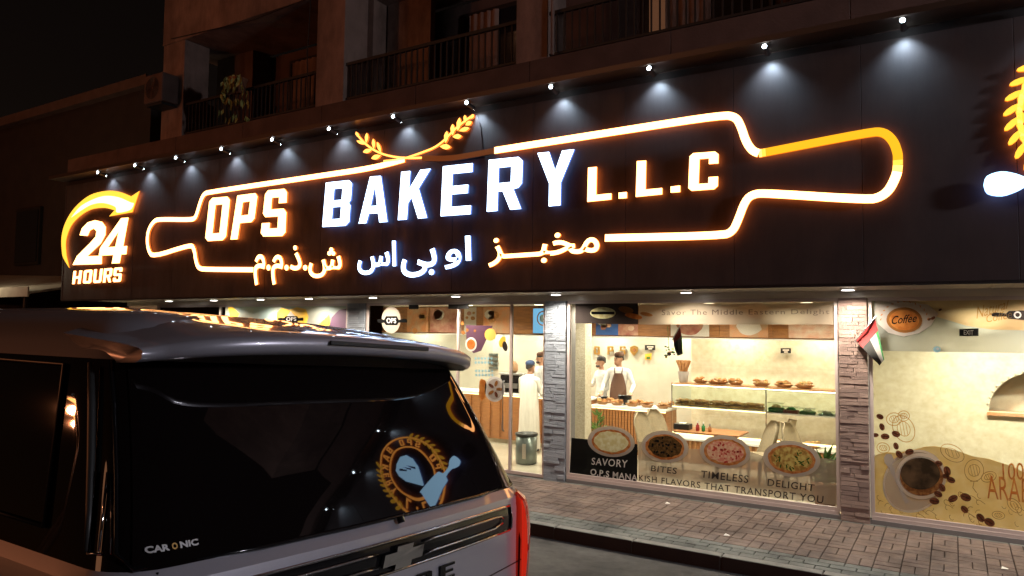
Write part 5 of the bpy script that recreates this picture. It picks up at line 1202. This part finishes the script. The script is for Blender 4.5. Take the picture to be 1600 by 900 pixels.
def patch(name, m, fy0, fy1, z0, z1, off, parent, ny=24, nz=6, th=.0, smooth=True):
    """grid on the rear face between y=fy0(z)..fy1(z)"""
    q = MB()
    for j in range(nz + 1):
        z = z0 + (z1 - z0) * j / nz; a, c = (fy0(z) if callable(fy0) else fy0), (fy1(z) if callable(fy1) else fy1)
        for i in range(ny + 1): q.v.append(tuple(rear(a + (c - a) * i / ny, z, off)))
    for j in range(nz):
        for i in range(ny): q.f.append((j * (ny + 1) + i, j * (ny + 1) + i + 1, (j + 1) * (ny + 1) + i + 1, (j + 1) * (ny + 1) + i)); q.m.append(0)
    return q.build(name, m, parent, smooth)
gw = lambda z: 1.055 - (z - 1.46) / .58 * .13
gl_ = patch('rear_window', 'car_glass', lambda z: -gw(z) + .03, lambda z: gw(z) - .03, 1.465, 2.035, .006, car, 30, 10)
# window seal
q = MB(); path = [rear(s * gw(z), z, .008) for s, z in [(-1, 2.04), (-1, 1.9), (-1, 1.7), (-1, 1.5), (-.97, 1.462), (-.6, 1.458), (-.2, 1.458), (.2, 1.458), (.6, 1.458), (.97, 1.462), (1, 1.5), (1, 1.7), (1, 1.9), (1, 2.04)]]
q.tube(path, .008, 6).build('window_seal', 'car_black', car, True)
for s in (-1, 1):
    q = MB().tube([rear(s * (gw(z) + .035), z, .012) for z in (1.50, 1.6, 1.75, 1.9, 2.03)], [.008, .010, .012, .012, .010], 8); q.build('pillar_trim', 'car_trim', car, True)
    q = MB().tube([rear(s * (gw(z) + .008), z, .010) for z in (1.50, 1.60, 1.70)], .003, 6); q.build('chrome_trim', 'chrome', car, True)
# spoiler
q = MB(); sec = []
ns_ = 28
for i in range(ns_ + 1):
    s = -1 + 2 * i / ns_; y = s * .915; k = abs(s) ** 6
    dz = -.035 * s * s - .025 * k; dx = -.05 * s * s - .15 * k; sh = 1 - .3 * k
    prof = [(-.74, 2.242 - .02 * s * s), (-.48, 2.210), (-.22, 2.180), (-.125, 2.162), (-.10, 2.148), (-.105, 2.112), (-.135, 2.094), (-.25, 2.088), (-.36, 2.094)]
    zc = 2.11
    sec.append([(x + (dx if x > -.5 else dx * .3), y, zc + (z - zc) * sh + dz) for x, z in prof])
for r_ in sec: q.v += r_
np_ = len(sec[0])
for i in range(ns_):
    for j in range(np_ - 1): q.f.append((i * np_ + j, (i + 1) * np_ + j, (i + 1) * np_ + j + 1, i * np_ + j + 1)); q.m.append(1 if j >= 6 else 0)
q.f.append(tuple(range(np_ - 1, -1, -1))); q.m.append(0); q.f.append(tuple(range(ns_ * np_, (ns_ + 1) * np_))); q.m.append(0)
spo = q.build('roof_spoiler', ['car_paint', 'car_trim'], car, True)
MB().bbox(-.103, -.30, 2.128, -.092, .30, 2.146, .004).build('brake_light', 'car_trim', spo)
# tailgate: crease, applique, emblem, letters
ap = patch('tailgate_bar', 'car_black', -.86, .88, 1.268, 1.392, .006, car, 30, 4)
def rline(pts, r_, m_, nm, par=None, off=.012): return MB().tube([rear(y, z, off) for y, z in pts], r_, 6).build(nm, m_, par or car, True)
rline([(-.84, 1.386)] + [(-.8 + .16 * i, 1.388) for i in range(11)] + [(.85, 1.386)], .007, 'chrome', 'chrome_strip', ap)
rline([(.86, 1.384), (.875, 1.33), (.87, 1.28)], .006, 'chrome', 'chrome_strip', ap)
for s in (-1, 1):
    o_ = [(s * .14, 1.352)] + [(s * (.2 + .1 * i), 1.354) for i in range(6)] + [(s * .76, 1.352), (s * .785, 1.335), (s * .775, 1.318)] + [(s * (.7 - .1 * i), 1.305) for i in range(6)] + [(s * .14, 1.302)]
    rline(o_, .0055, 'chrome', 'chrome_outline', ap, .014)
rline([(-.85 + .17 * i, 1.272) for i in range(11)], .006, 'chrome', 'chrome_strip', ap)
bt = [(-.13, 1.35), (-.052, 1.35), (-.046, 1.372), (.066, 1.372), (.06, 1.35), (.145, 1.35), (.13, 1.298), (.052, 1.298), (.046, 1.274), (-.066, 1.274), (-.06, 1.298), (-.145, 1.298)]
bt = [(y * .85, 1.323 + (z - 1.323) * .85) for y, z in bt]
def rshape(name, loops, m_, par, off, th):
    me = shape_curve(loops, .5)
    for v in me.vertices: x, y, z = v.co; v.co = rear(x, y, off + (th if z > 0 else 0))
    me.update(); return link(name, me, m_, par)
rshape('emblem', [bt], 'chrome', ap, .012, .014)
TG = dict(GL); TG['T'] = [[(.34, 0), (.66, 0), (.66, .83), (1, .83), (1, 1), (0, 1), (0, .83), (.34, .83)]]
for k, ch in enumerate('TAHOE'):
    y0 = -.40 + k * .165
    rshape('badge_letter', [[(y0 + x * .105, 1.165 + z * .062) for x, z in lp] for lp in TG[ch]], 'chrome' if False else 'black_gloss', car, .004, .007)
rline([(-1.0, 1.10), (-.6, 1.09), (0, 1.085), (.6, 1.09), (1.0, 1.10)], .004, 'car_trim', 'tailgate_seam', car, .001)
rline([(-.97, 1.45), (-.985, 1.2), (-.97, .9)], .004, 'car_black', 'tailgate_seam', car, .002); rline([(.975, 1.45), (.985, 1.2), (.97, .9)], .004, 'car_black', 'tailgate_seam', car, .002)
pr_ = patch('plate_recess', 'car_trim', -.42, .42, .86, 1.03, .004, car, 12, 3); pl_ = patch('number_plate', 'white_paint', -.27, .27, .885, 1.005, .012, car, 8, 2)
bp_ = patch('bumper_cover', 'car_trim', -1.0, 1.0, .36, .52, .008, car, 24, 4)
rline([(-.9, .60), (0, .60), (.9, .60)], .012, 'car_trim', 'bumper_step', car, .004)
# tail lamps
for s in (-1, 1):
    q = MB(); rows = 14
    for j in range(rows + 1):
        z = .95 + (1.435 - .95) * j / rows; _, hw, xr, _2 = lerp_lv(min(z, 1.44)); k = .05 * math.sin(PI * j / rows) ** .4
        ys_ = [.955, .99, 1.03, 1.07, 1.10, hw + .014]
        for i, y in enumerate(ys_):
            yy = min(y, hw - .001); p_ = rear(yy, min(z, 1.45)); q.v.append((p_.x + .012 + k * (1 - i / 7), s * (y + (k * .4 if i > 2 else 0)), z))
        zt = z - .09 * (j / rows) ** 4; q.v.append((xr - .11, s * (hw + .010), zt)); q.v.append((xr - .14, s * (hw - .02), zt))
    for j in range(rows):
        for i in range(7): f = (j * 8 + i, j * 8 + i + 1, (j + 1) * 8 + i + 1, (j + 1) * 8 + i); q.f.append(f if s > 0 else f[::-1]); q.m.append(1 if i in (0, 5, 6) else 0)
    f = tuple(rows * 8 + i for i in range(8)); q.f.append(f); q.m.append(1)
    q.build('tail_lamp', ['tail_red', 'tail_red_deep'], car, False)
# side: windows, pillar lines, doors
def side(x, z, s, off=.004): _, hw, _1, _2 = lerp_lv(z); return Vector((x, s * (hw + off), z))
for s in (-1, 1):
    for xa, xb, xa2, xb2 in ((-.47, -1.62, -.70, -1.62), (-1.72, -2.82, -1.72, -2.82), (-2.92, -4.0, -2.92, -3.62)):
        fr = MB().tube([side(xa, 1.53, s, .008), side((xa + xb) / 2, 1.53, s, .008), side(xb, 1.53, s, .008), side(xb2, 2.02, s, .008), side((xa2 + xb2) / 2, 2.022, s, .008), side(xa2, 2.02, s, .008), side(xa, 1.53, s, .008)], .0065, 6)
        f = fr.build('side_window_frame', 'car_trim', car, True)
        MB().quad(side(xa, 1.54, s), side(xb, 1.54, s), side(xb2, 2.01, s), side(xa2, 2.01, s)).build('pane', 'car_glass', f)
    def corner(x, z, off=.008):
        _, hw, xr, _2 = lerp_lv(z); rc = .16; xc = xr - BULGE * ((hw - rc) / hw) ** 2; q = min(1, max(0, (x - (xc - rc)) / rc)); return Vector((x, s * (hw - rc + rc * math.sqrt(max(0, 1 - q * q)) + off), z))
    MB().tube([corner(-.155, 1.50), corner(-.20, 1.495), corner(-.215, 1.52), corner(-.30, 1.71)], .004, 6).build('pillar_glint', 'chrome', car, True)  # thin chrome tubes standing in for lamp reflections on the pillar corner
    MB().tube([corner(-.165, 1.505), corner(-.26, 1.71)], .004, 6).build('pillar_glint', 'chrome', car, True)
    for x in (-1.67, -2.87, -4.3): MB().tube([side(x, z, s, .001) for z in (.5, .8, 1.1, 1.42)], .004, 5).build('door_seam', 'car_black', car)
    for x in (-1.95, -3.15): MB().tube([side(x, 1.22, s, .01), side(x - .02, 1.22, s, .045), side(x - .2, 1.22, s, .045), side(x - .22, 1.22, s, .01)], .014, 7).build('door_handle', 'chrome', car, True)
    MB().bbox(-1.0, s * 1.0 - .02, .25, -5.3, s * 1.0 + .14 * s + .02, .29, .01).build('running_board', 'car_trim', car)
    m_ = MB().bbox(-4.05, s * 1.13, 1.5, -4.25, s * 1.38, 1.72, .04); m_.build('door_mirror', 'car_paint', car)
    MB().bbox(-5.98, s * .62, .98, -5.80, s * 1.07, 1.2, .03).build('headlight', 'case_glass', car)
MB().bbox(-6.13, -.58, .6, -6.05, .58, 1.25, .03).build('front_grille', 'black_gloss', car)
# windscreen
MB().quad((-4.66, -.92, 1.47), (-4.66, .92, 1.47), (-3.93, .80, 2.03), (-3.93, -.80, 2.03)).build('windscreen', 'car_glass', car)
# sticker on the rear glass
def gtext(body, y0, y1, z0, z1, m_, nm):
    me = text_flat(body, .045, 0, 0)
    for v in me.vertices: v.co = rear(y0 + (y1 - y0) * v.co.x, z0 + (z1 - z0) * v.co.y, .010)
    return link(nm, me, m_, gl_)
gtext('CAR', -.99, -.925, 1.500, 1.518, 'decal_white', 'sticker_letters'); gtext('O', -.918, -.90, 1.500, 1.518, 'decal_gold', 'sticker_letters'); gtext('NIC', -.893, -.835, 1.500, 1.518, 'decal_white', 'sticker_letters')
# rear wiper arm
MB().tube([rear(.02, 1.44, .02), rear(.02, 1.462, .03)], .014, 8).build('wiper_hub', 'car_black', car)
car.location = (-1.92, -8.05, road_z(-8)); car.rotation_euler = (R(-3.3), 0, 0)

# ================================================================== STREET LAMPS (sodium pair mirrored in the car's side, white one added)
for i, (x, y, z) in enumerate(((-18.35, -18.1, 5.42), (-25.3, -21.85, 6.5))):
    r = root('street_lamp', (x, y, road_z(-15)), 'orange sodium street lamp on a tall grey pole, ' + ('nearer the car' if i == 0 else 'farther down the road'), 'street lamp', 'street lamps behind the camera')
    MB().tube([(x, y, road_z(-15)), (x, y, z - .4), (x, y + .2, z), (x, y + 1.2, z + .15)], [.09, .06, .045, .035], 10).build('pole', 'steel', r, True)
    MB().bbox(x - .15, y + 1.1, z + .08, x + .15, y + 1.8, z + .22, .04).build('lamp_head', 'steel', r)
    MB().bbox(x - .11, y + 1.2, z + .055, x + .11, y + 1.7, z + .079, .01).build('lens', 'lamp_sodium', r)
    l = bpy.data.lights.new('light', 'POINT'); l.energy = 750; l.color = (1, .31, .12); l.shadow_soft_size = .1
    o = bpy.data.objects.new('light', l); col.objects.link(o); o.location = (x, y + 1.45, z - .12); adopt(o, r)
r = root('street_lamp', (10, -2.05, 0), 'added unseen white lamp on a grey pole beyond the right window, lighting the car rear', 'street lamp')  # added unseen lamp, stands in for cool light from other shops
MB().tube([(10, -2.05, -.06), (10, -2.05, 5.4), (9.9, -2.5, 5.7), (9.7, -4.2, 5.8)], [.09, .06, .045, .035], 10).build('pole', 'steel', r, True)
MB().bbox(9.5, -5.0, 5.74, 9.8, -4.2, 5.86, .04).build('lamp_head', 'steel', r)
MB().bbox(9.54, -4.95, 5.72, 9.76, -4.3, 5.739, .008).build('lens', 'lamp_white', r)
l = bpy.data.lights.new('light', 'POINT'); l.energy = 1700; l.color = (.94, .91, 1); l.shadow_soft_size = .45
o = bpy.data.objects.new('light', l); col.objects.link(o); o.location = (9.65, -4.65, 5.6); adopt(o, r)
for o in bpy.data.objects:
    if '_local' in o: del o['_local']
